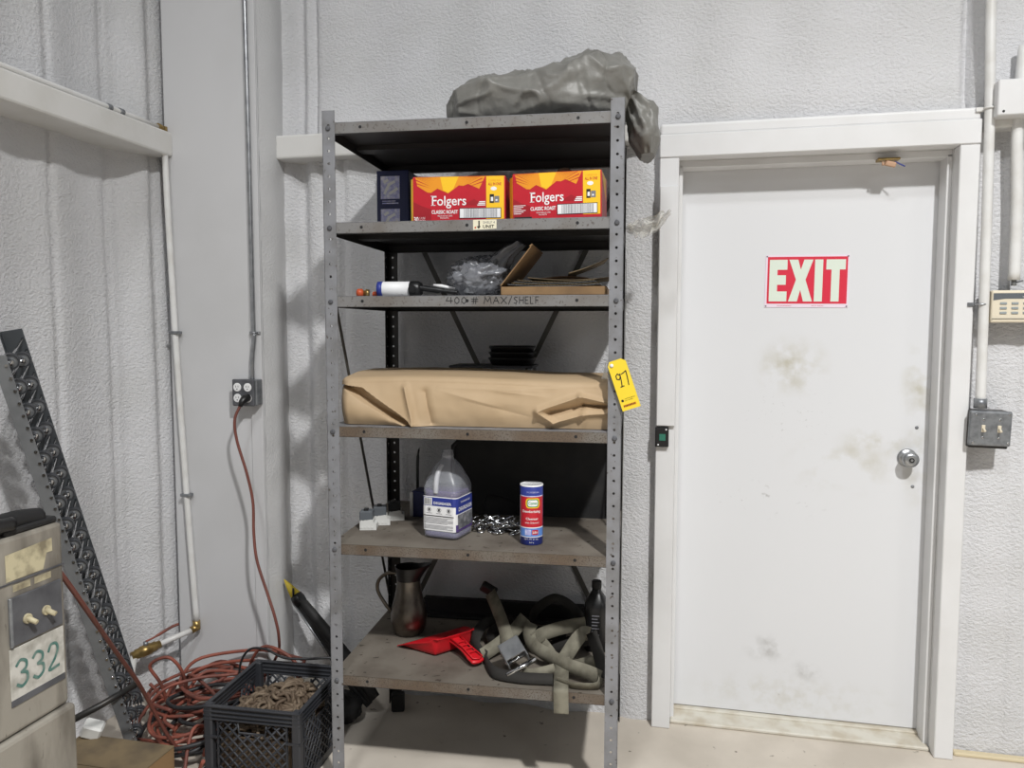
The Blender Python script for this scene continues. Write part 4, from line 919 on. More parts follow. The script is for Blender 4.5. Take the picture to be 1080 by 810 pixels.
def jwrap(face):
    def wf(v):   # v.x along face centre -> rounded square perimeter
        s = v.x; half = 0.047
        ang = [0, PI / 2][face]
        R = 0.0592 + v.z
        if abs(s) <= half: q = Vector((s, -R, 0))
        else:
            rr = 0.012; e = (abs(s) - half); th = e / rr; sg = 1 if s > 0 else -1
            q = Vector((sg * (half + rr * math.sin(th)), -(R - rr) - rr * math.cos(th), 0))
        q = Matrix.Rotation(ang, 3, 'Z') @ q; q.z = v.y; return q
    return wf
w0, w1 = jwrap(0), jwrap(1)
rect(bm, -0.057, 0.027, 0.057, 0.139, 0, None, 0.0, w0); rect(bm, -0.057, 0.027, 0.057, 0.139, 0, None, 0.0, w1)
rect(bm, -0.057, 0.108, 0.057, 0.136, 1, None, 0.0004, w0); rect(bm, -0.057, 0.085, 0.057, 0.136, 1, None, 0.0004, w1)
for k, x in enumerate([-0.05, -0.047, -0.044, -0.040, -0.037, -0.033, -0.029]): rect(bm, x, 0.112, x + (0.0022 if k % 2 else 0.0012), 0.132, 3, None, 0.0009, w0)
rect(bm, -0.053, 0.110, -0.024, 0.134, 0, None, 0.0006, w0)
for k, x in enumerate([-0.05, -0.047, -0.044, -0.040, -0.037, -0.033, -0.029]): rect(bm, x, 0.112, x + (0.0022 if k % 2 else 0.0012), 0.132, 3, None, 0.0010, w0)
text(bm, 'DEGREASER', -0.018, 0.114, 0.008, 0, None, 0.060, bold=0.02, warp=w0, h=0.0009)
text(bm, 'DEGREASER', -0.045, 0.094, 0.012, 0, None, 0.09, bold=0.02, warp=w1, h=0.0009); text(bm, 'Industrial', -0.03, 0.118, 0.008, 0, None, 0.06, warp=w1, h=0.0009)
for x in (-0.034, 0.0, 0.033): 
    for r_ in range(8): strokes(bm, [[(x + 0.007 * math.cos(r_ * PI / 4), 0.095 + 0.007 * math.sin(r_ * PI / 4)), (x + 0.007 * math.cos((r_ + 1) * PI / 4), 0.095 + 0.007 * math.sin((r_ + 1) * PI / 4))]], 0.0012, 4, None, 0.0006, w0)
    rect(bm, x - 0.003, 0.091, x + 0.003, 0.099, 3, None, 0.0006, w0); rect(bm, x - 0.010, 0.083, x + 0.010, 0.0845, 4, None, 0.0006, w0)
rect(bm, -0.054, 0.074, 0.050, 0.077, 3, None, 0.0006, w0)
for k in range(11): 
    if k != 6: rect(bm, -0.052, 0.070 - k * 0.0036, 0.048 - 0.02 * ((k * 5) % 4 == 1), 0.0688 - k * 0.0036, 4, None, 0.0006, w0)
rect(bm, -0.05, 0.035, 0.05, 0.082, 5, None, 0.0006, w1); rect(bm, -0.057, 0.027, 0.057, 0.05, 2, None, 0.0005, w1)
obj('label_wrap', bm, [white_print, blue_print, liquid, ink, grey_print, picture], t, 'blue and white printed label')

# cleanser can
t = thing('cleanser_can', 'red and blue cylindrical cleanser can on the fifth shelf', 'can', SL(0.633, 0.115, z5 + 0.0005), (0, 0, SR + 0.05))
R0 = 0.0362
bm = new(); lathe(bm, [(0.034, 0), (R0, 0.002), (R0, 0.187), (0.035, 0.189), (0.034, 0.1885)], 48, 0); obj('body', bm, blue_print, t)
bm = new(); lathe(bm, [(0.0368, 0.1865), (0.0368, 0.1905), (0.034, 0.1912), (0.0335, 0.1895), (0.001, 0.1895)], 40, 0, cap0=False)
for k in range(6): cyl(bm, (0.010 * math.cos(k), 0.010 * math.sin(k), 0.1893), (0.010 * math.cos(k), 0.010 * math.sin(k), 0.1899), 0.0014, seg=8, m=1)
obj('top', bm, [white_print, grey_print], t, 'white top')
bm = new()
def cw(v):
    th = v.x / R0; R = R0 + v.z; return Vector((R * math.sin(th), -R * math.cos(th), v.y))
rect(bm, -0.042, 0.058, 0.05, 0.155, 1, None, 0.0003, cw); rect(bm, -0.046, 0.012, -0.042, 0.157, 0, None, 0.0004, cw)
rect(bm, -0.042, 0.028, 0.05, 0.055, 2, None, 0.0003, cw); rect(bm, -0.042, 0.055, 0.05, 0.058, 0, None, 0.0004, cw); rect(bm, -0.042, 0.0255, 0.05, 0.028, 0, None, 0.0004, cw); rect(bm, -0.042, 0.155, 0.05, 0.158, 3, None, 0.0004, cw)
def rr_(x0, y0, x1, y1, r, m, h):
    n = 14
    for i in range(n):
        xa = x0 + (x1 - x0) * i / n; xb = x0 + (x1 - x0) * (i + 1) / n
        def hh(x):
            d_ = min(x - x0, x1 - x); return 0 if d_ >= r else r - math.sqrt(max(0, r * r - (r - d_) ** 2))
        q = [(xa, y0 + hh(xa)), (xb, y0 + hh(xb)), (xb, y1 - hh(xb)), (xa, y1 - hh(xa))]
        bm.faces.new([bm.verts.new(cw(Vector((x, y, h)))) for x, y in q]).material_index = m
rr_(-0.016, 0.119, 0.030, 0.151, 0.010, 4, 0.0006); rr_(-0.012, 0.122, 0.026, 0.148, 0.008, 5, 0.0008); rr_(-0.009, 0.125, 0.023, 0.145, 0.006, 0, 0.0010)
text(bm, 'Comet', -0.007, 0.131, 0.009, 5, None, 0.028, bold=0.02, warp=cw, h=0.0013)
text(bm, 'Deodorizing', -0.028, 0.105, 0.008, 0, None, 0.06, bold=0.015, warp=cw); text(bm, 'Cleanser', -0.015, 0.082, 0.007, 0, None, 0.04, bold=0.015, warp=cw); text(bm, 'with Chlorinol', -0.018, 0.070, 0.006, 0, None, 0.045, warp=cw)
text(bm, 'PROFESSIONAL', -0.012, 0.167, 0.005, 3, None, 0.04, warp=cw)
rr_(0.004, 0.034, 0.026, 0.050, 0.004, 1, 0.0006); text(bm, '3-IN-1', 0.006, 0.038, 0.008, 0, None, 0.018, bold=0.02, warp=cw, h=0.001)
rect(bm, -0.018, 0.033, 0.001, 0.051, 3, None, 0.0006, cw)
text(bm, 'NET WT 21 OZ', -0.020, 0.018, 0.004, 0, None, 0.045, warp=cw); text(bm, '595 g', -0.004, 0.008, 0.004, 0, None, 0.014, warp=cw)
obj('label_wrap', bm, [white_print, red_print, ltblue, lilac, yellow_print, green_logo], t, 'printed label')

# heap of small metal links
bm0 = new(); n = 20
pp = [Vector((0.014 * math.cos(2 * PI * k / n) + (0.009 if math.cos(2 * PI * k / n) > 0 else -0.009), 0.012 * math.sin(2 * PI * k / n), 0)) for k in range(n)]
tube(bm0, pp, 0.0032, 8, 0, closed=True)
first = None; rnd = random.Random(11)
for q in range(26):
    u = rnd.random(); a = 0.415 + 0.155 * u; b = 0.24 + 0.06 * (rnd.random() - 0.5) - 0.03 * u
    lay = q % 3
    if first is None: first = obj('metal_link', bm0, chrome); o = first
    else: o = first.copy(); C.objects.link(o)
    o.location = SL(a, b, z5 + 0.014 + 0.013 * lay); o.rotation_euler = (rnd.uniform(-0.7, 0.7), rnd.uniform(-0.5, 0.5), rnd.uniform(0, PI))
    if lay == 0: o.location.z = z5 + 0.006; o.rotation_euler = (0.25 * rnd.uniform(-1, 1), 0.2 * rnd.uniform(-1, 1), rnd.uniform(0, PI))
    tag(o, 'small shiny metal link in the heap between jug and cleanser can', 'link', 'metal links between jug and can')

# ------------------------------------------------------------------ sixth shelf
z6 = ZT[6]
t = thing('metal_pitcher', 'tarnished metal pitcher with a dark collar and curved handle', 'pitcher', SL(0.150, 0.365, z6 + 0.0005), (0, 0, SR))
bm = new(); lathe(bm, [(0.040, 0), (0.050, 0.003), (0.060, 0.022), (0.066, 0.05), (0.066, 0.07), (0.061, 0.10), (0.053, 0.13), (0.046, 0.16), (0.043, 0.19), (0.0425, 0.205)], 48, 0, cap1=False); pb = obj('body', bm, pewter, t)
bm = new()
def _nk2(u, v):
    th = 2 * PI * u; z = 0.200 + 0.048 * v; r = 0.0435 + 0.004 * v
    sp = max(0, math.cos(th)) ** 5
    r += 0.040 * sp * v ** 1.3; z += 0.014 * sp * v
    return Vector((r * math.cos(th), r * math.sin(th) * (1 - 0.0 * v), z))
grid(bm, 56, 12, _nk2, 0, True, True); grid(bm, 56, 12, lambda u, v: (lambda p: Vector((p.x * 0.95, p.y * 0.95, p.z)))(_nk2(u, v)), 0, True, True); obj('collar', bm, black_plastic, t, 'dark spouted collar')
bm = new(); tube(bm, spline([(-0.042, -0.006, 0.222), (-0.075, -0.010, 0.222), (-0.108, -0.014, 0.195), (-0.112, -0.014, 0.155), (-0.085, -0.010, 0.105), (-0.062, -0.006, 0.075)], 8), 0.0065, 12); obj('handle', bm, pewter, pb)

# dustpan
t = thing('red_dustpan', 'bright red plastic dustpan lying on the sixth shelf beside the pitcher', 'dustpan', SL(0.30, 0.275, z6 + 0.001), (0, 0.0, SR - 0.76))
bm = new(); Wd, Dd = 0.135, 0.17
# local: +x = handle direction, lip edge at x=-Dd/2 ; the pan is widest at the lip
def _pan(u, v, th=0.0):
    x = -Dd * 0.5 + Dd * u; half = Wd * (1.0 - 0.45 * u ** 1.5); y = half * (2 * v - 1)
    e = abs(2 * v - 1); wall = 0.055 * (u ** 0.8) * sstep(0.80, 1.0, e) + 0.060 * sstep(0.86, 1.0, u)
    return Vector((x, y, 0.002 + 0.012 * u * 0.2 + min(0.060, wall) + th))
A1 = grid(bm, 40, 48, lambda u, v: _pan(u, v)); A2 = grid(bm, 40, 48, lambda u, v: _pan(u, v, 0.003))
for i in range(40):
    for j in (0, 48): bm.faces.new((A1[i][j], A1[i + 1][j], A2[i + 1][j], A2[i][j]))
for j in range(48):
    for i in (0, 40): bm.faces.new((A1[i][j], A1[i][j + 1], A2[i][j + 1], A2[i][j]))
obj('pan', bm, pan_red, t)
bm = new()
def _hd(u, v):
    x = Dd * 0.5 - 0.012 + 0.150 * u; th = 2 * PI * v; wy = 0.022 - 0.007 * math.sin(PI * min(1, u * 1.3)) + 0.003 * u; wz = 0.007
    if u > 0.93: k = (u - 0.93) / 0.07; wy *= math.sqrt(max(0.02, 1 - k * k)); wz *= math.sqrt(max(0.05, 1 - k * k))
    c, s = math.cos(th), math.sin(th); q = (abs(c) ** 3 + abs(s) ** 3) ** (-1 / 3)
    return Vector((x, c * q * wy, 0.046 - 0.028 * u + s * q * wz))
R_ = grid(bm, 28, 20, _hd); bm.faces.new(R_[0][:-1][::-1]); bm.faces.new(R_[-1][:-1])
for k in range(4): box(bm, (Dd * 0.5 + 0.03 + k * 0.022, 0, 0.052 - k * 0.004), (0.004, 0.026, 0.004), 0, 0.001)
tube(bm, [(Dd * 0.5 - 0.01, 0.02, 0.056), (Dd * 0.5 + 0.06, 0.014, 0.047), (Dd * 0.5 + 0.128, 0.018, 0.032), (Dd * 0.5 + 0.136, 0, 0.030), (Dd * 0.5 + 0.128, -0.018, 0.032), (Dd * 0.5 + 0.06, -0.014, 0.047), (Dd * 0.5 - 0.01, -0.02, 0.056)], 0.0025, 8)
obj('handle', bm, pan_red, t)

# black board at back
bm = new(); box(bm, SL(0.51, 0.575, z6 + 0.032), (0.72, 0.03, 0.062), 0, 0.003, rot=(0, 0, SR)); box(bm, SL(0.51, 0.54, z6 + 0.006), (0.72, 0.05, 0.008), 0, 0.002, rot=(0, 0, SR))
tag(obj('black_angle_bar', bm, black_matte), 'long black angle bar along the back of the sixth shelf', 'bar')
# black bottle
t = thing('black_bottle', 'black bottle standing behind the right front post on the sixth shelf', 'bottle', SL(0.832, 0.34, z6 + 0.0005), (0, 0, SR))
bm = new(); lathe(bm, [(0.038, 0), (0.042, 0.004), (0.042, 0.15), (0.037, 0.172), (0.022, 0.195), (0.016, 0.205), (0.0155, 0.215)], 32, 0, sq=0.2); obj('body', bm, black_plastic, t)
bm = new(); lathe(bm, [(0.016, 0.213), (0.017, 0.216), (0.017, 0.238), (0.015, 0.24)], 20, 0); obj('cap', bm, black_matte, t)
bm = new(); P = Matrix.Translation((0, -0.0435, 0)) @ FRONT
for k in range(7): rect(bm, -0.014, 0.128 - k * 0.011, 0.012 - 0.006 * (k % 2), 0.1315 - k * 0.011, 0, P, 0.0)
obj('label_print', bm, [grey_print], t, 'grey print lines')

# webbing straps
def ribbon(bm, pts, wdirs, w, m=0, th=0.0022, n=10):
    P_ = spline(pts, n); Wd_ = spline(wdirs, n); ra = []
    for i, p in enumerate(P_):
        tn = (P_[min(i + 1, len(P_) - 1)] - P_[max(i - 1, 0)]).normalized(); wv = Wd_[i]; wv = (wv - tn * wv.dot(tn)).normalized(); nv = tn.cross(wv)
        ra.append([bm.verts.new(SM @ (p + wv * (w / 2) * s + nv * th / 2 * q)) for s, q in ((-1, -1), (0, -1), (1, -1), (1, 1), (0, 1), (-1, 1))])
    for i in range(len(ra) - 1):
        for k in range(6):
            f = bm.faces.new((ra[i][k], ra[i][(k + 1) % 6], ra[i + 1][(k + 1) % 6], ra[i + 1][k])); f.material_index = m; f.smooth = True
    bm.faces.new(ra[0][::-1]); bm.faces.new(ra[-1])
def strap_thing(name, lb, grp, segs, mats, base):
    t = thing(name, lb, 'strap', SL(*base), (0, 0, 0), grp); inv = Matrix.Translation(-SL(*base))
    for (pts, wd, w, mt) in segs:
        bm = new(); ribbon(bm, pts, wd, w); bm.transform(inv); obj('webbing', bm, mt, t)
    return t
zb = z6 + 0.002; g = 'ratchet straps on the sixth shelf'
def up(*v): return [Vector(q) for q in v]
def face_dirs(pts, tilt=0.25):     # width across the run, lying mostly in the upright plane that faces out of the shelf
    out = []
    for i in range(len(pts)):
        d = Vector(pts[min(i + 1, len(pts) - 1)]) - Vector(pts[max(i - 1, 0)])
        w = Vector((-d.z, 0, d.x)); w = w.normalized() if w.length > 1e-6 else Vector((1, 0, 0))
        if out and w.dot(out[-1]) < 0: w = -w
        out.append(w + Vector((0, tilt, 0)))
    return out
def seg_(pts, w, m_, tilt=0.25, wd=None): return (pts, wd or face_dirs(pts, tilt), w, m_)
def zz_(p): return [(a, b, z + 0.004) for a, b, z in p]
s1 = strap_thing('ratchet_strap', 'khaki webbing strap with the silver ratchet buckle beside the red dustpan', g, [
    seg_(zz_([(0.448, 0.384, 0.545), (0.479, 0.329, 0.518), (0.508, 0.279, 0.488), (0.534, 0.224, 0.458), (0.545, 0.20, 0.43)]), 0.044, webbing),
    seg_(zz_([(0.462, 0.165, 0.408), (0.480, 0.185, 0.415), (0.515, 0.222, 0.432), (0.555, 0.250, 0.463), (0.588, 0.299, 0.495)]), 0.044, webbing),
    seg_(zz_([(0.475, 0.174, 0.403), (0.435, 0.209, 0.420), (0.428, 0.281, 0.446), (0.455, 0.329, 0.458), (0.50, 0.35, 0.45)]), 0.036, webbing_dark),
    seg_(zz_([(0.50, 0.27, 0.41), (0.47, 0.30, 0.425), (0.50, 0.32, 0.45), (0.54, 0.33, 0.47)]), 0.04, webbing_dark),
    seg_(zz_([(0.47, 0.16, 0.402), (0.52, 0.06, 0.404), (0.60, 0.035, 0.404), (0.66, 0.035, 0.404), (0.712, 0.039, 0.404)]), 0.034, webbing_dark, 0.8)], None, (0.50, 0.20, zb))
inv = SM.inverted()
def spart(name, fn, m, parent, lb=None):
    bm = new(); fn(bm); bm.transform(Matrix.Translation(-Vector(parent.location)) @ SM); return obj(name, bm, m, parent, lb)
spart('hook_end', lambda b: box(b, (0.440, 0.40, 0.555), (0.060, 0.03, 0.034), 0, 0.005, (0.3, 0.5, 0)), black_plastic, s1)
bk = Matrix.Translation((0.590, 0.085, 0.445)) @ Euler((0.55, -0.42, 0.45)).to_matrix().to_4x4()
rf = spart('ratchet_frame', lambda b: (box(b, (0, 0.015, 0.012), (0.004, 0.080, 0.042), 0, 0.001, M=bk @ Matrix.Translation((-0.034, 0, 0))), box(b, (0, 0.015, 0.012), (0.004, 0.080, 0.042), 0, 0.001, M=bk @ Matrix.Translation((0.034, 0, 0))), box(b, (0, 0.022, 0.034), (0.068, 0.062, 0.004), 0, 0.001, M=bk)), galv, s1, 'silver ratchet buckle')
o = spart('ratchet_bar', lambda b: (cyl(b, (-0.052, -0.034, 0.0), (0.052, -0.034, 0.0), 0.0085, seg=14, M=bk), cyl(b, (-0.038, 0.0, 0.0), (0.038, 0.0, 0.0), 0.007, seg=12, M=bk)), chrome, s1)
s2 = strap_thing('ratchet_strap', 'broad khaki webbing strap with its end hanging over the front edge of the sixth shelf', g, [
    seg_(zz_([(0.615, 0.275, 0.485), (0.610, 0.24, 0.468), (0.633, 0.182, 0.446), (0.692, 0.134, 0.436), (0.758, 0.085, 0.430), (0.822, 0.060, 0.424), (0.858, 0.050, 0.414)]), 0.044, webbing),
    seg_(zz_([(0.862, 0.052, 0.412), (0.850, 0.020, 0.404), (0.815, 0.012, 0.402), (0.771, 0.014, 0.402), (0.725, 0.035, 0.404)]), 0.032, webbing, 0.6),
    seg_([(0.733, 0.150, 0.432), (0.735, 0.085, 0.418), (0.739, 0.020, 0.402), (0.741, -0.006, 0.396), (0.742, -0.010, 0.370), (0.743, -0.011, 0.325)], 0.046, webbing, 0, [(1, 0, 0.05)] * 6),
    seg_(zz_([(0.610, 0.08, 0.402), (0.640, 0.055, 0.412), (0.675, 0.060, 0.418), (0.713, 0.085, 0.420)]), 0.026, webbing, 0.7)], None, (0.70, 0.10, zb))
s3 = strap_thing('ratchet_strap', 'khaki webbing strap folded across the top of the strap heap', g, [
    seg_(zz_([(0.630, 0.215, 0.452), (0.655, 0.225, 0.468), (0.700, 0.240, 0.482), (0.755, 0.252, 0.494), (0.800, 0.262, 0.500)]), 0.044, webbing),
    seg_(zz_([(0.725, 0.135, 0.405), (0.742, 0.165, 0.424), (0.768, 0.200, 0.458), (0.792, 0.228, 0.478), (0.812, 0.25, 0.470)]), 0.046, webbing),
    seg_(zz_([(0.645, 0.235, 0.445), (0.675, 0.200, 0.430), (0.710, 0.150, 0.412)]), 0.042, webbing),
    seg_(zz_([(0.755, 0.13, 0.402), (0.790, 0.15, 0.408), (0.835, 0.17, 0.412)]), 0.036, webbing)], None, (0.70, 0.22, zb))
s4 = strap_thing('ratchet_strap', 'dark webbing strap arching up behind the strap heap', g, [
    seg_(zz_([(0.585, 0.40, 0.405), (0.596, 0.392, 0.440), (0.620, 0.370, 0.500), (0.681, 0.360, 0.545), (0.738, 0.366, 0.522), (0.780, 0.382, 0.465), (0.79, 0.39, 0.42)]), 0.032, webbing_dark, 0.5),
    seg_(zz_([(0.820, 0.24, 0.480), (0.842, 0.18, 0.450), (0.860, 0.11, 0.420), (0.864, 0.07, 0.404)]), 0.038, webbing_dark),
    seg_(zz_([(0.686, 0.27, 0.405), (0.744, 0.27, 0.425), (0.810, 0.28, 0.440)]), 0.044, webbing_dark),
    seg_(zz_([(0.560, 0.30, 0.405), (0.60, 0.31, 0.430), (0.66, 0.31, 0.44), (0.73, 0.31, 0.43)]), 0.044, webbing_dark)], None, (0.68, 0.35, zb))

# ================================================================== FLOOR AT LEFT
# milk crate
CX, CY, CR_ = -1.325, -0.56, 0.03
t = thing('milk_crate', 'black plastic milk crate full of rusty chain in front of the cord pile', 'crate', (CX, CY, 0.001), (0, 0, 0.04))
cw_, cd_, ch_ = 0.33, 0.345, 0.275
bm = new()
for sx in (-1, 1):
    for sy in (-1, 1):
        box(bm, (sx * (cw_ / 2 - 0.012), sy * (cd_ / 2 - 0.012), ch_ / 2), (0.030, 0.030, ch_), 0, 0.005)
        for k in range(2): box(bm, (sx * (cw_ / 2 - 0.022), sy * (cd_ / 2 + 0.001), 0.06 + 0.11 * k), (0.05, 0.006, 0.006)); box(bm, (sx * (cw_ / 2 + 0.001), sy * (cd_ / 2 - 0.022), 0.06 + 0.11 * k), (0.006, 0.05, 0.006))
        obj('corner_post', bm, crate_mat, t); bm = new()
for z, e in ((ch_ - 0.004, 0.006), (ch_ - 0.020, 0.003), (ch_ - 0.034, 0.003), (ch_ - 0.046, 0.003)):
    for s in (-1, 1):
        box(bm, (0, s * (cd_ / 2 - 0.003), z), (cw_ + 0.004, 0.010 + e, 0.005), 0, 0.001); box(bm, (s * (cw_ / 2 - 0.003), 0, z), (0.010 + e, cd_ + 0.004, 0.005), 0, 0.001)
for s in (-1, 1):
    box(bm, (0, s * (cd_ / 2 - 0.004), ch_ - 0.026), (cw_ - 0.02, 0.004, 0.046)) ; box(bm, (s * (cw_ / 2 - 0.004), 0, ch_ - 0.026), (0.004, cd_ - 0.02, 0.046))
obj('rim', bm, crate_mat, t)
def lattice(bm, place, wid, z0, z1, hole=True):
    pitch = 0.034; n = int((wid + z1 - z0) / pitch) + 2
    for s in (-1, 1):
        for k in range(-n, n + 1):
            # line: u = k*pitch + s*(z - z0)
            c0 = k * pitch
            lo, hi = z0, z1
            for zt in [0]:
                us = lambda z: c0 + s * (z - z0) - (0 if s > 0 else 0)
                zlo, zhi = z0, z1
                # clip to |u| <= wid/2
                if s > 0: zlo = max(zlo, z0 + (-wid / 2 - c0)); zhi = min(zhi, z0 + (wid / 2 - c0))
                else: zlo = max(zlo, z0 + (c0 - wid / 2)); zhi = min(zhi, z0 + (c0 + wid / 2))
                if zhi - zlo < 0.008: continue
                parts = [(zlo, zhi)]
                if hole:
                    parts = []
                    stp = 0.006; z = zlo; cur = None
                    while z < zhi - 1e-6:
                        zz = min(zhi, z + stp); mid = (z + zz) / 2
                        ins = abs(us(mid)) < 0.048 and mid > z1 - 0.038
                        if not ins:
                            if cur is None: cur = [z, zz]
                            else: cur[1] = zz
                        elif cur: parts.append(tuple(cur)); cur = None
                        z = zz
                    if cur: parts.append(tuple(cur))
                for a, b in parts:
                    p0 = place(us(a), a); p1 = place(us(b), b); tube(bm, [p0, p1], 0.0042, 4, 0)
for s in (-1, 1):
    bm = new(); lattice(bm, lambda u, z: Vector((u, s * (cd_ / 2 - 0.006), z)), cw_ - 0.09, 0.02, ch_ - 0.052)
    for u in (-1, 1): box(bm, (u * (cw_ / 2 - 0.045), s * (cd_ / 2 - 0.006), 0.12), (0.006, 0.006, 0.22))
    tube(bm, [(u_ , s * (cd_ / 2 - 0.006), z_) for u_, z_ in ((-0.05, ch_ - 0.056), (-0.046, ch_ - 0.088), (0.046, ch_ - 0.088), (0.05, ch_ - 0.056))], 0.004, 6)
    box(bm, (0, s * (cd_ / 2 - 0.006), 0.015), (cw_ - 0.03, 0.008, 0.028)); obj('lattice_side', bm, crate_mat, t)
    bm = new(); lattice(bm, lambda u, z: Vector((s * (cw_ / 2 - 0.006), u, z)), cd_ - 0.09, 0.02, ch_ - 0.052)
    for u in (-1, 1): box(bm, (s * (cw_ / 2 - 0.006), u * (cd_ / 2 - 0.045), 0.12), (0.006, 0.006, 0.22))
    tube(bm, [(s * (cw_ / 2 - 0.006), u_, z_) for u_, z_ in ((-0.05, ch_ - 0.056), (-0.046, ch_ - 0.088), (0.046, ch_ - 0.088), (0.05, ch_ - 0.056))], 0.004, 6)
    box(bm, (s * (cw_ / 2 - 0.006), 0, 0.015), (0.008, cd_ - 0.03, 0.028)); obj('lattice_side', bm, crate_mat, t)
bm = new(); box(bm, (0, 0, 0.006), (cw_ - 0.02, cd_ - 0.02, 0.010)); obj('base', bm, crate_mat, t)
# chain heap inside
t = thing('rusty_chain', 'heap of rusty chain piled inside the black milk crate', 'chain', (CX, CY, 0.013), (0, 0, 0.04))
bm = new(); rnd = random.Random(5)
def hz(x, y): return 0.172 + 0.066 * math.exp(-((x - 0.02) / 0.09) ** 2 - ((y - 0.02) / 0.11) ** 2) + 0.015 * noise.noise(Vector((x * 12, y * 12, 0)))
def link(bm, c, rot, s):
    n = 10; pp = []
    for k in range(n):
        a = 2 * PI * k / n; pp.append(c + rot @ Vector((s * (0.013 * math.cos(a) + math.copysign(0.006, math.cos(a))), s * 0.011 * math.sin(a), 0)))
    tube(bm, pp, s * 0.0044, 6, 0, closed=True)
for run in range(16):
    x = rnd.uniform(-0.11, 0.11); y = rnd.uniform(-0.12, 0.12); ang = rnd.uniform(0, 2 * PI)
    for k in range(24):
        ang += rnd.uniform(-0.5, 0.5)
        nx, ny = x + 0.030 * math.cos(ang), y + 0.030 * math.sin(ang)
        if abs(nx) > 0.120 or abs(ny) > 0.128: ang += PI * 0.6; continue
        x, y = nx, ny; z = hz(x, y) - rnd.uniform(0, 0.028)
        rot = Euler((PI / 2 * (k % 2) + rnd.uniform(-0.5, 0.5), rnd.uniform(-0.4, 0.4), ang)).to_matrix()
        link(bm, Vector((x, y, z)), rot, 1.45)
obj('links', bm, rust, t)
bm = new(); grid(bm, 24, 24, lambda u, v: (lambda x, y: Vector((x, y, hz(x, y) - 0.028)))(-0.135 + 0.27 * u, -0.142 + 0.284 * v)); 
for i in range(1): box(bm, (0, 0, 0.072), (0.26, 0.27, 0.14))
obj('buried_links', bm, rust, t)

# folded black thing with yellow tip leaning behind the crate
t = thing('folded_black_umbrella', 'bundled black tube with a yellow tip leaning against the column foot', 'umbrella', (-1.12, -0.20, 0.0))
A_ = Vector((-1.535, -0.105, 0.470)); B_ = Vector((-1.13, -0.19, 0.055)); O_ = Vector((-1.12, -0.20, 0.0))
def al(k): return A_.lerp(B_, k) - O_
bm = new(); tube(bm, [al(-0.02), al(0.03), al(0.13)], [0.002, 0.011, 0.024], 12); obj('tip', bm, yellow_rubber, t, 'yellow pointed tip')
bm = new(); tube(bm, [al(0.12), al(0.15), al(0.19)], [0.025, 0.028, 0.025], 14); cyl(bm, al(0.12) + Vector((0, -0.02, 0)), al(0.10) + Vector((0.012, -0.028, 0.03)), 0.004, seg=8); obj('collar', bm, black_plastic, t)
bm = new()
for dx, dz, r in ((0, 0, 0.017), (0.014, 0.016, 0.018), (-0.010, -0.014, 0.014)):
    of = Vector((dx, -0.01 * (dx > 0), dz)); tube(bm, [al(0.13) + of * 0.6, al(0.3) + of, al(0.6) + of * 1.4, al(0.85) + of * 1.6, al(1.0) + of * 1.2], [r * 0.8, r, r * 1.3, r * 1.5, r * 1.1], 14)
obj('cover', bm, black_matte, t)
bm = new(); tube(bm, [al(0.16) + Vector((-0.02, -0.012, -0.008)), al(0.45) + Vector((-0.024, -0.012, -0.012)), al(0.62) + Vector((-0.02, -0.012, -0.02))], 0.005, 8); obj('rod', bm, galv, t, 'bare metal rod')
bm = new(); box(bm, (-1.045, -0.135, 0.035), (0.05, 0.04, 0.068), 0, 0.004, (0, 0, 0.3)); tag(obj('black_block', bm, black_matte), 'small dark block on the floor beneath the bottom shelf', 'block')

bm = new()
def _lump(u, v):
    th = 2 * PI * u; ph = PI * v; d = Vector((math.sin(ph) * math.cos(th), math.sin(ph) * math.sin(th), -math.cos(ph)))
    r = 1 + 0.25 * (0.3 - abs(noise.noise(d * 2.5 + Vector((7, 0, 0)))))
    return Vector((-1.235 + d.x * 0.085 * r, -0.255 + d.y * 0.065 * r, max(0.001, 0.052 + d.z * 0.060 * r)))
grid(bm, 40, 24, _lump, 0, True, True); tag(obj('black_bag', bm, black_matte), 'dark crumpled bag on the floor beneath the left end of the bottom shelf', 'bag')
# cords
cord_specs = []
rnd = random.Random(21)
def coil(cx, cy, rx, ry, z0, z1, turns, seed, tilt=0.0, wob=0.03):
    r_ = random.Random(seed); n = int(turns * 9); pts = []
    ph = r_.uniform(0, 2 * PI); ox = oy = 0.0; gx = gy = 0.0
    for i in range(n + 1):
        k = i / n; a = ph + 2 * PI * turns * k
        if i % 8 == 0: gx = r_.uniform(-0.10, 0.10); gy = r_.uniform(-0.08, 0.08)
        ox += (gx - ox) * 0.35; oy += (gy - oy) * 0.35
        w = 1 + 0.30 * math.sin(a * 0.37 + seed) + r_.uniform(-0.14, 0.14)
        x = cx + ox + rx * w * math.cos(a) + r_.uniform(-wob, wob) * 0.5; y = cy + oy + ry * w * math.sin(a) + r_.uniform(-wob, wob) * 0.5
        z = z0 + (z1 - z0) * k + tilt * (math.sin(a + 0.8) + 1) * 0.5 + r_.uniform(0, 0.018)
        pts.append((max(-1.96, min(x, -1.50 if y < -0.36 else -1.22)), max(-0.80, min(y, -0.205)), max(0.008, z)))
    return pts
cl_ = [('orange-red extension cord', cord_red, 0.0058), ('black cable', cord_black, 0.006)]
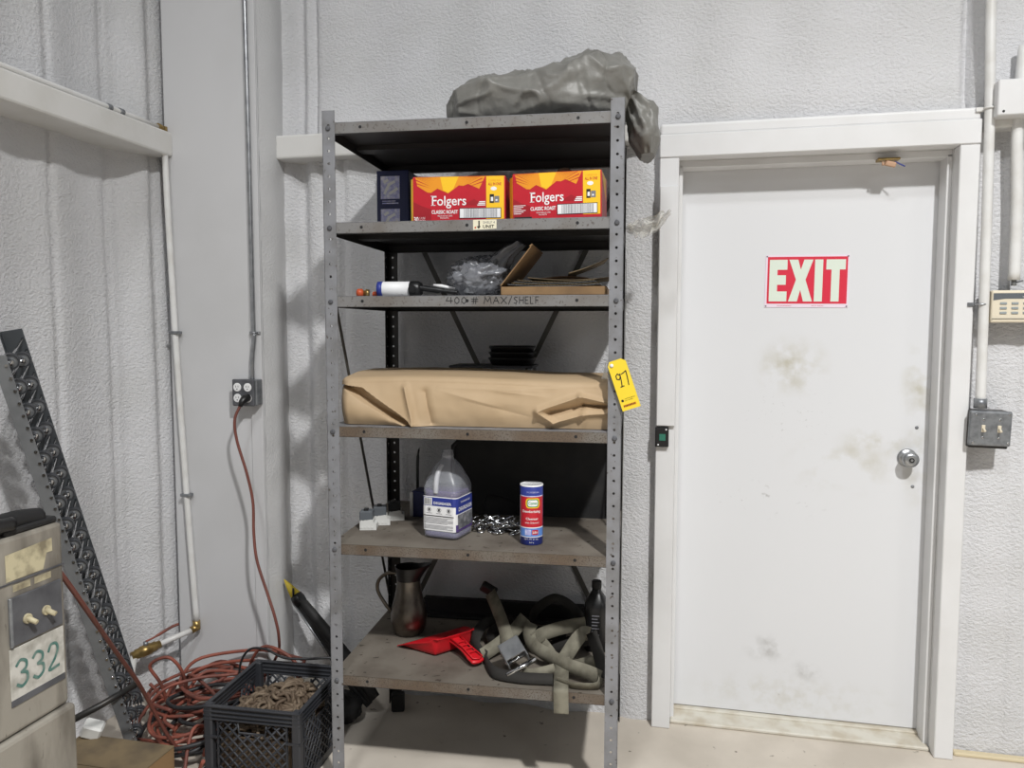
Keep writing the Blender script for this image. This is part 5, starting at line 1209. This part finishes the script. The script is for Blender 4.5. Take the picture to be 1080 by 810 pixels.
specs = [(-1.72, -0.45, 0.19, 0.16, 0.008, 0.06, 3.3, 1, 0.02, cord_red, 'thick orange-red extension cord coiled lowest in the floor pile'),
         (-1.68, -0.42, 0.17, 0.15, 0.05, 0.12, 3.0, 2, 0.05, cord_red, 'orange-red extension cord looped in the middle of the floor pile'),
         (-1.66, -0.38, 0.20, 0.13, 0.10, 0.17, 2.6, 3, 0.07, cord_red, 'orange-red extension cord draped over the back of the floor pile'),
         (-1.64, -0.50, 0.14, 0.18, 0.06, 0.10, 2.4, 4, 0.04, cord_red, 'orange-red extension cord coiled at the near edge of the floor pile'),
         (-1.70, -0.55, 0.15, 0.14, 0.02, 0.09, 2.5, 5, 0.03, cord_black, 'black cable coiled among the orange-red cords'),
         (-1.62, -0.44, 0.12, 0.12, 0.03, 0.14, 3.2, 6, 0.03, cord_black, 'black cable tangled at the centre of the floor pile'),
         (-1.74, -0.36, 0.14, 0.12, 0.02, 0.13, 2.4, 7, 0.05, cord_brown, 'brown-red cord wound at the foot of the column')]
for s_ in specs:
    bm = new(); tube(bm, spline(coil(*s_[:9]), 5), 0.0065 if s_[9] is not cord_black else 0.0075, 8)
    tag(obj('extension_cord', bm, s_[9]), s_[10], 'cord', 'cords piled on the floor')
manual = [([(-1.42, -0.84, 0.15), (-1.50, -0.80, 0.03), (-1.56, -0.74, 0.04), (-1.58, -0.66, 0.14), (-1.55, -0.60, 0.10), (-1.50, -0.62, 0.02)], cord_red, 'short orange-red cord loop between cardboard box and crate'),
          ([(-1.86, -0.40, 0.02), (-1.87, -0.44, 0.16), (-1.90, -0.46, 0.24), (-1.84, -0.44, 0.27), (-1.80, -0.42, 0.22), (-1.80, -0.40, 0.14), (-1.86, -0.42, 0.10), (-1.92, -0.44, 0.16)], cord_red, 'orange-red cord standing in a round loop below the valve'),
          ([(-1.62, -0.30, 0.10), (-1.56, -0.32, 0.24), (-1.50, -0.34, 0.30), (-1.42, -0.36, 0.30), (-1.36, -0.36, 0.26), (-1.34, -0.36, 0.20)], cord_red, 'orange-red cord arching over the back corner of the crate'),
          ([(-1.58, -0.36, 0.10), (-1.585, -0.37, 0.22), (-1.54, -0.38, 0.30), (-1.46, -0.40, 0.32), (-1.38, -0.41, 0.30), (-1.30, -0.395, 0.296), (-1.20, -0.36, 0.292), (-1.17, -0.33, 0.24)], cord_black, 'thin black cable arching over the rim of the crate'),
          ([(-1.90, -0.60, 0.02), (-1.82, -0.52, 0.17), (-1.72, -0.44, 0.20), (-1.62, -0.36, 0.19), (-1.50, -0.30, 0.20), (-1.42, -0.30, 0.22), (-1.34, -0.30, 0.10)], cord_red, 'long orange-red cord stretched across the top of the pile'),
          ([(-1.84, -0.34, 0.05), (-1.78, -0.40, 0.19), (-1.66, -0.44, 0.16), (-1.58, -0.52, 0.16), (-1.54, -0.60, 0.18), (-1.53, -0.68, 0.06)], cord_red, 'orange-red cord running down the near slope of the pile')]
for pts, m_, lb in manual:
    bm = new(); tube(bm, spline(pts, 9), 0.0062 if m_ is not cord_black else 0.0045, 8); tag(obj('extension_cord', bm, m_), lb, 'cord', 'cords piled on the floor')

# skate wheel conveyor
N0 = Vector((-1.800, -1.125, 1.425)); N1 = Vector((-1.800, -0.652, 0.012)); Av = Vector((-0.150, 0.228, 0.0))
Lh = (N1 - N0).normalized(); Lg = (N1 - N0).length; Aw = Av.length; Ah = (Av - Lh * Av.dot(Lh)).normalized(); Nh = Ah.cross(Lh)
if Nh.x < 0: Nh = -Nh
t = thing('skate_wheel_conveyor', 'long steel skate wheel conveyor section leaning in the corner', 'conveyor', N1)
MC = Matrix(((Ah.x, Nh.x, Lh.x, N0.x - N1.x), (Ah.y, Nh.y, Lh.y, N0.y - N1.y), (Ah.z, Nh.z, Lh.z, N0.z - N1.z), (0, 0, 0, 1)))
RW = 0.036
for s, x in ((1, 0.0), (-1, Aw)):
    bm = new(); box(bm, (x, -RW / 2 + 0.006 - (0.012 if s < 0 else 0), Lg / 2), (0.003, RW + (0.024 if s < 0 else 0), Lg), 0, 0.0008, M=MC)
    box(bm, (x + s * 0.008, -RW + 0.0075 - (0.024 if s < 0 else 0), Lg / 2), (0.014, 0.003, Lg), 0, M=MC)
    for k in range(int(Lg / 0.0381)):
        cyl(bm, (x - s * 0.001, 0.0, 0.03 + 0.0381 * k), (x - s * 0.006, 0.0, 0.03 + 0.0381 * k), 0.0045, seg=6, m=1, M=MC)
    obj('side_rail', bm, [near_rail if s > 0 else rail_shaded, chrome], t)
aw = None
wheel_me = axle_me = None
for k in range(int(Lg / 0.0381)):
    zc = 0.03 + 0.0381 * k
    bm = new(); cyl(bm, (0, 0.0, 0), (Aw, 0.0, 0), 0.0032, seg=8)
    Mk = MC @ Matrix.Translation((0, 0, zc))
    if axle_me is None: o = obj('axle', bm, chrome, t); axle_me = o
    else: bm.free(); o = axle_me.copy(); C.objects.link(o); o.parent = t
    o.matrix_local = Mk
    xw = 0.030 if k % 2 == 0 else 0.165
    if wheel_me is None:
        bm = new(); Mx = Matrix.Rotation(PI / 2, 4, 'Y')
        lathe(bm, [(0.006, -0.012), (0.0105, -0.012), (0.0115, -0.004), (0.0185, -0.004), (0.0195, -0.0075), (0.0235, -0.0075), (0.0238, 0.0075), (0.0195, 0.0075), (0.0185, 0.004), (0.0115, 0.004), (0.0105, 0.012), (0.006, 0.012)], 28, 0, Mx, mats=[1, 1, 2, 0, 0, 0, 0, 0, 2, 1, 1], smooth=False, cap0=False, cap1=False)
        lathe(bm, [(0.0045, -0.024), (0.0068, -0.022), (0.0068, 0.022), (0.0045, 0.024)], 14, 1, Mx, smooth=False)
        wheel_me = obj('wheel', bm, [wheel_dark, chrome, zinc], t); o = wheel_me
    else: o = wheel_me.copy(); C.objects.link(o); o.parent = t
    o.matrix_local = Mk @ Matrix.Translation((xw, 0.004, 0))

# machine cabinet with 332
t = thing('machine_cabinet', 'dirty beige machine cabinet marked 332 at the left edge', 'machine', (-1.28, -1.5, 0.0))
bm = new(); box(bm, (-0.32, -0.40, 0.885), (0.64, 0.80, 0.40), 0, 0.008, seg=2); obj('upper_body', bm, machine, t)
bm = new(); box(bm, (-0.315, -0.40, 0.342), (0.65, 0.815, 0.68), 0, 0.008, seg=2); obj('lower_body', bm, machine, t)
SIDE = Matrix(((0, 0, 1, 0), (1, 0, 0, 0), (0, 1, 0, 0), (0, 0, 0, 1)))   # plane: x->+Y, y->Z, normal +X
bm = new(); P = SIDE
box(bm, (0.001, -0.078, 0.808), (0.002, 0.135, 0.105), 0, 0.0005); box(bm, (0.0015, -0.078, 0.750), (0.002, 0.135, 0.014), 1, 0.0005)
obj('number_plate', bm, [machine_label, machine_dark], t)
bm = new(); Pn = Matrix.Translation((0.0022, 0, 0)) @ SIDE
def dig(ch, x, y, w, h):
    G = {'3': [[(0.05, 0.85), (0.4, 1), (0.85, 0.88), (0.85, 0.65), (0.45, 0.54)], [(0.45, 0.54), (0.9, 0.42), (0.9, 0.15), (0.45, 0), (0.05, 0.12)]], '2': [[(0.05, 0.78), (0.3, 1), (0.75, 0.97), (0.9, 0.72), (0.6, 0.4), (0.05, 0.04), (0.95, 0.06)]]}
    return [[(x + a * w, y + b * h) for a, b in ln] for ln in G[ch]]
for ch, x in (('3', -0.133), ('3', -0.093), ('2', -0.054)): strokes(bm, [[(q.x, q.y) for q in spline([(a_, b_, 0) for a_, b_ in ln], 6)] for ln in dig(ch, x, 0.778, 0.028, 0.054)], 0.0062, 0, Pn)
obj('number', bm, green_ink, t, 'faded green digits 332')
bm = new(); box(bm, (0.003, -0.078, 0.915), (0.005, 0.128, 0.098), 0, 0.001); box(bm, (0.005, -0.142, 0.915), (0.006, 0.006, 0.10), 1, 0.001); obj('switch_panel', bm, [machine_dark, zinc], t)
for y, z in ((-0.105, 0.912), (-0.058, 0.912)):
    bm = new(); cyl(bm, (0.004, y, z), (0.010, y, z), 0.010, seg=12); tube(bm, [(0.008, y, z), (0.026, y + 0.004, z - 0.008)], [0.006, 0.005], 8); obj('toggle', bm, old_label, t)
bm = new(); 
for y0, y1 in ((-0.13, -0.088), (-0.078, -0.036)): rect(bm, y0, 0.974, y1, 0.988, 0, Matrix.Translation((0.001, 0, 0)) @ SIDE, 0.0)
obj('switch_label', bm, old_label, t)
bm = new(); poly(bm, [(-0.145, 0.998), (-0.055, 0.998), (-0.045, 1.03), (-0.03, 1.03), (-0.03, 1.058), (-0.145, 1.052)], 0, SIDE, 0.0012); obj('faded_label', bm, old_label, t, 'torn cream label')
bm = new(); 
for yy, zz, hh_ in ((-0.16, 0.35, 0.32), (-0.10, 0.45, 0.2), (-0.045, 0.40, 0.26)): box(bm, (0.0105, yy, zz), (0.0012, 0.003, hh_))
obj('louvre_lines', bm, machine_dark, t); bm = new(); box(bm, (0.001, -0.40, 0.9935), (0.002, 0.80, 0.003)); obj('seam', bm, machine_dark, t)
bm = new()
tube(bm, spline([(-0.04, -0.35, 1.10), (-0.03, -0.26, 1.113), (-0.02, -0.17, 1.110), (-0.03, -0.09, 1.108), (-0.03, -0.03, 1.100)], 6), 0.020, 12)
box(bm, (-0.045, -0.07, 1.092), (0.08, 0.13, 0.014), 0, 0.004); obj('top_handle', bm, black_matte, t)
t = thing('torch_hose', 'black hose lying on top of the machine cabinet', 'hose', (-1.34, -1.72, 1.10))
bm = new(); tube(bm, spline([(0.0, -0.12, 0.020), (0.02, -0.05, 0.022), (0.05, 0.03, 0.016), (0.055, 0.10, 0.010)], 6), 0.014, 12); obj('hose', bm, black_plastic, t)
t = thing('red_hose', 'dark red hose curving over the machine cabinet top', 'hose', (-1.40, -1.70, 1.10))
bm = new(); tube(bm, spline([(-0.03, -0.15, 0.030), (-0.03, -0.03, 0.052), (-0.02, 0.06, 0.046), (0.0, 0.13, 0.016)], 6), 0.010, 12); obj('hose', bm, cord_brown, t)
bm = new(); tube(bm, spline([(-1.40, -1.47, 1.03), (-1.375, -1.42, 0.95), (-1.42, -1.28, 0.79), (-1.52, -1.08, 0.60), (-1.60, -0.90, 0.42), (-1.64, -0.80, 0.30), (-1.64, -0.72, 0.15), (-1.62, -0.66, 0.03)], 9), 0.0062, 10)
tag(obj('brown_hose', bm, cord_brown), 'brown hose running from the machine cabinet across the conveyor to the floor', 'hose')

# cardboard box on the floor
t = thing('cardboard_box', 'dirty brown cardboard box on the floor in front of the conveyor foot', 'box', (-1.675, -1.01, 0.001), (0, 0, 0.0))
bm = new(); box(bm, (0, 0, 0.097), (0.33, 0.31, 0.194), 0, 0.002); obj('body', bm, card, t)
bm = new(); box(bm, (0, -0.078, 0.1965), (0.332, 0.152, 0.003), 0, rot=(0.01, 0, 0)); box(bm, (0, 0.078, 0.1965), (0.332, 0.152, 0.003), 0, rot=(-0.015, 0, 0)); obj('lid_flap', bm, card_dark, t)
# grey pipe fitting behind box
t = thing('grey_pipe_tool', 'dusty grey pipe tool lying between the machine cabinet and the conveyor', 'tool', (-1.86, -0.84, 0.20))
bm = new(); tube(bm, [(-0.06, -0.06, 0.02), (0.03, 0.05, 0.06), (0.10, 0.14, 0.10)], [0.012, 0.011, 0.010], 12); obj('shaft', bm, black_steel, t)
bm = new(); tube(bm, [(-0.09, -0.09, 0.005), (-0.07, -0.07, 0.015), (-0.068, -0.068, 0.016), (-0.03, -0.02, 0.032)], [0.017, 0.026, 0.020, 0.020], 14); obj('head', bm, zinc, t)
bm = new(); box(bm, (0.06, -0.02, 0.02), (0.06, 0.05, 0.045), 0, 0.006, (0.2, 0.4, 0.5)); obj('sleeve', bm, relay_white, t, 'white sleeve')
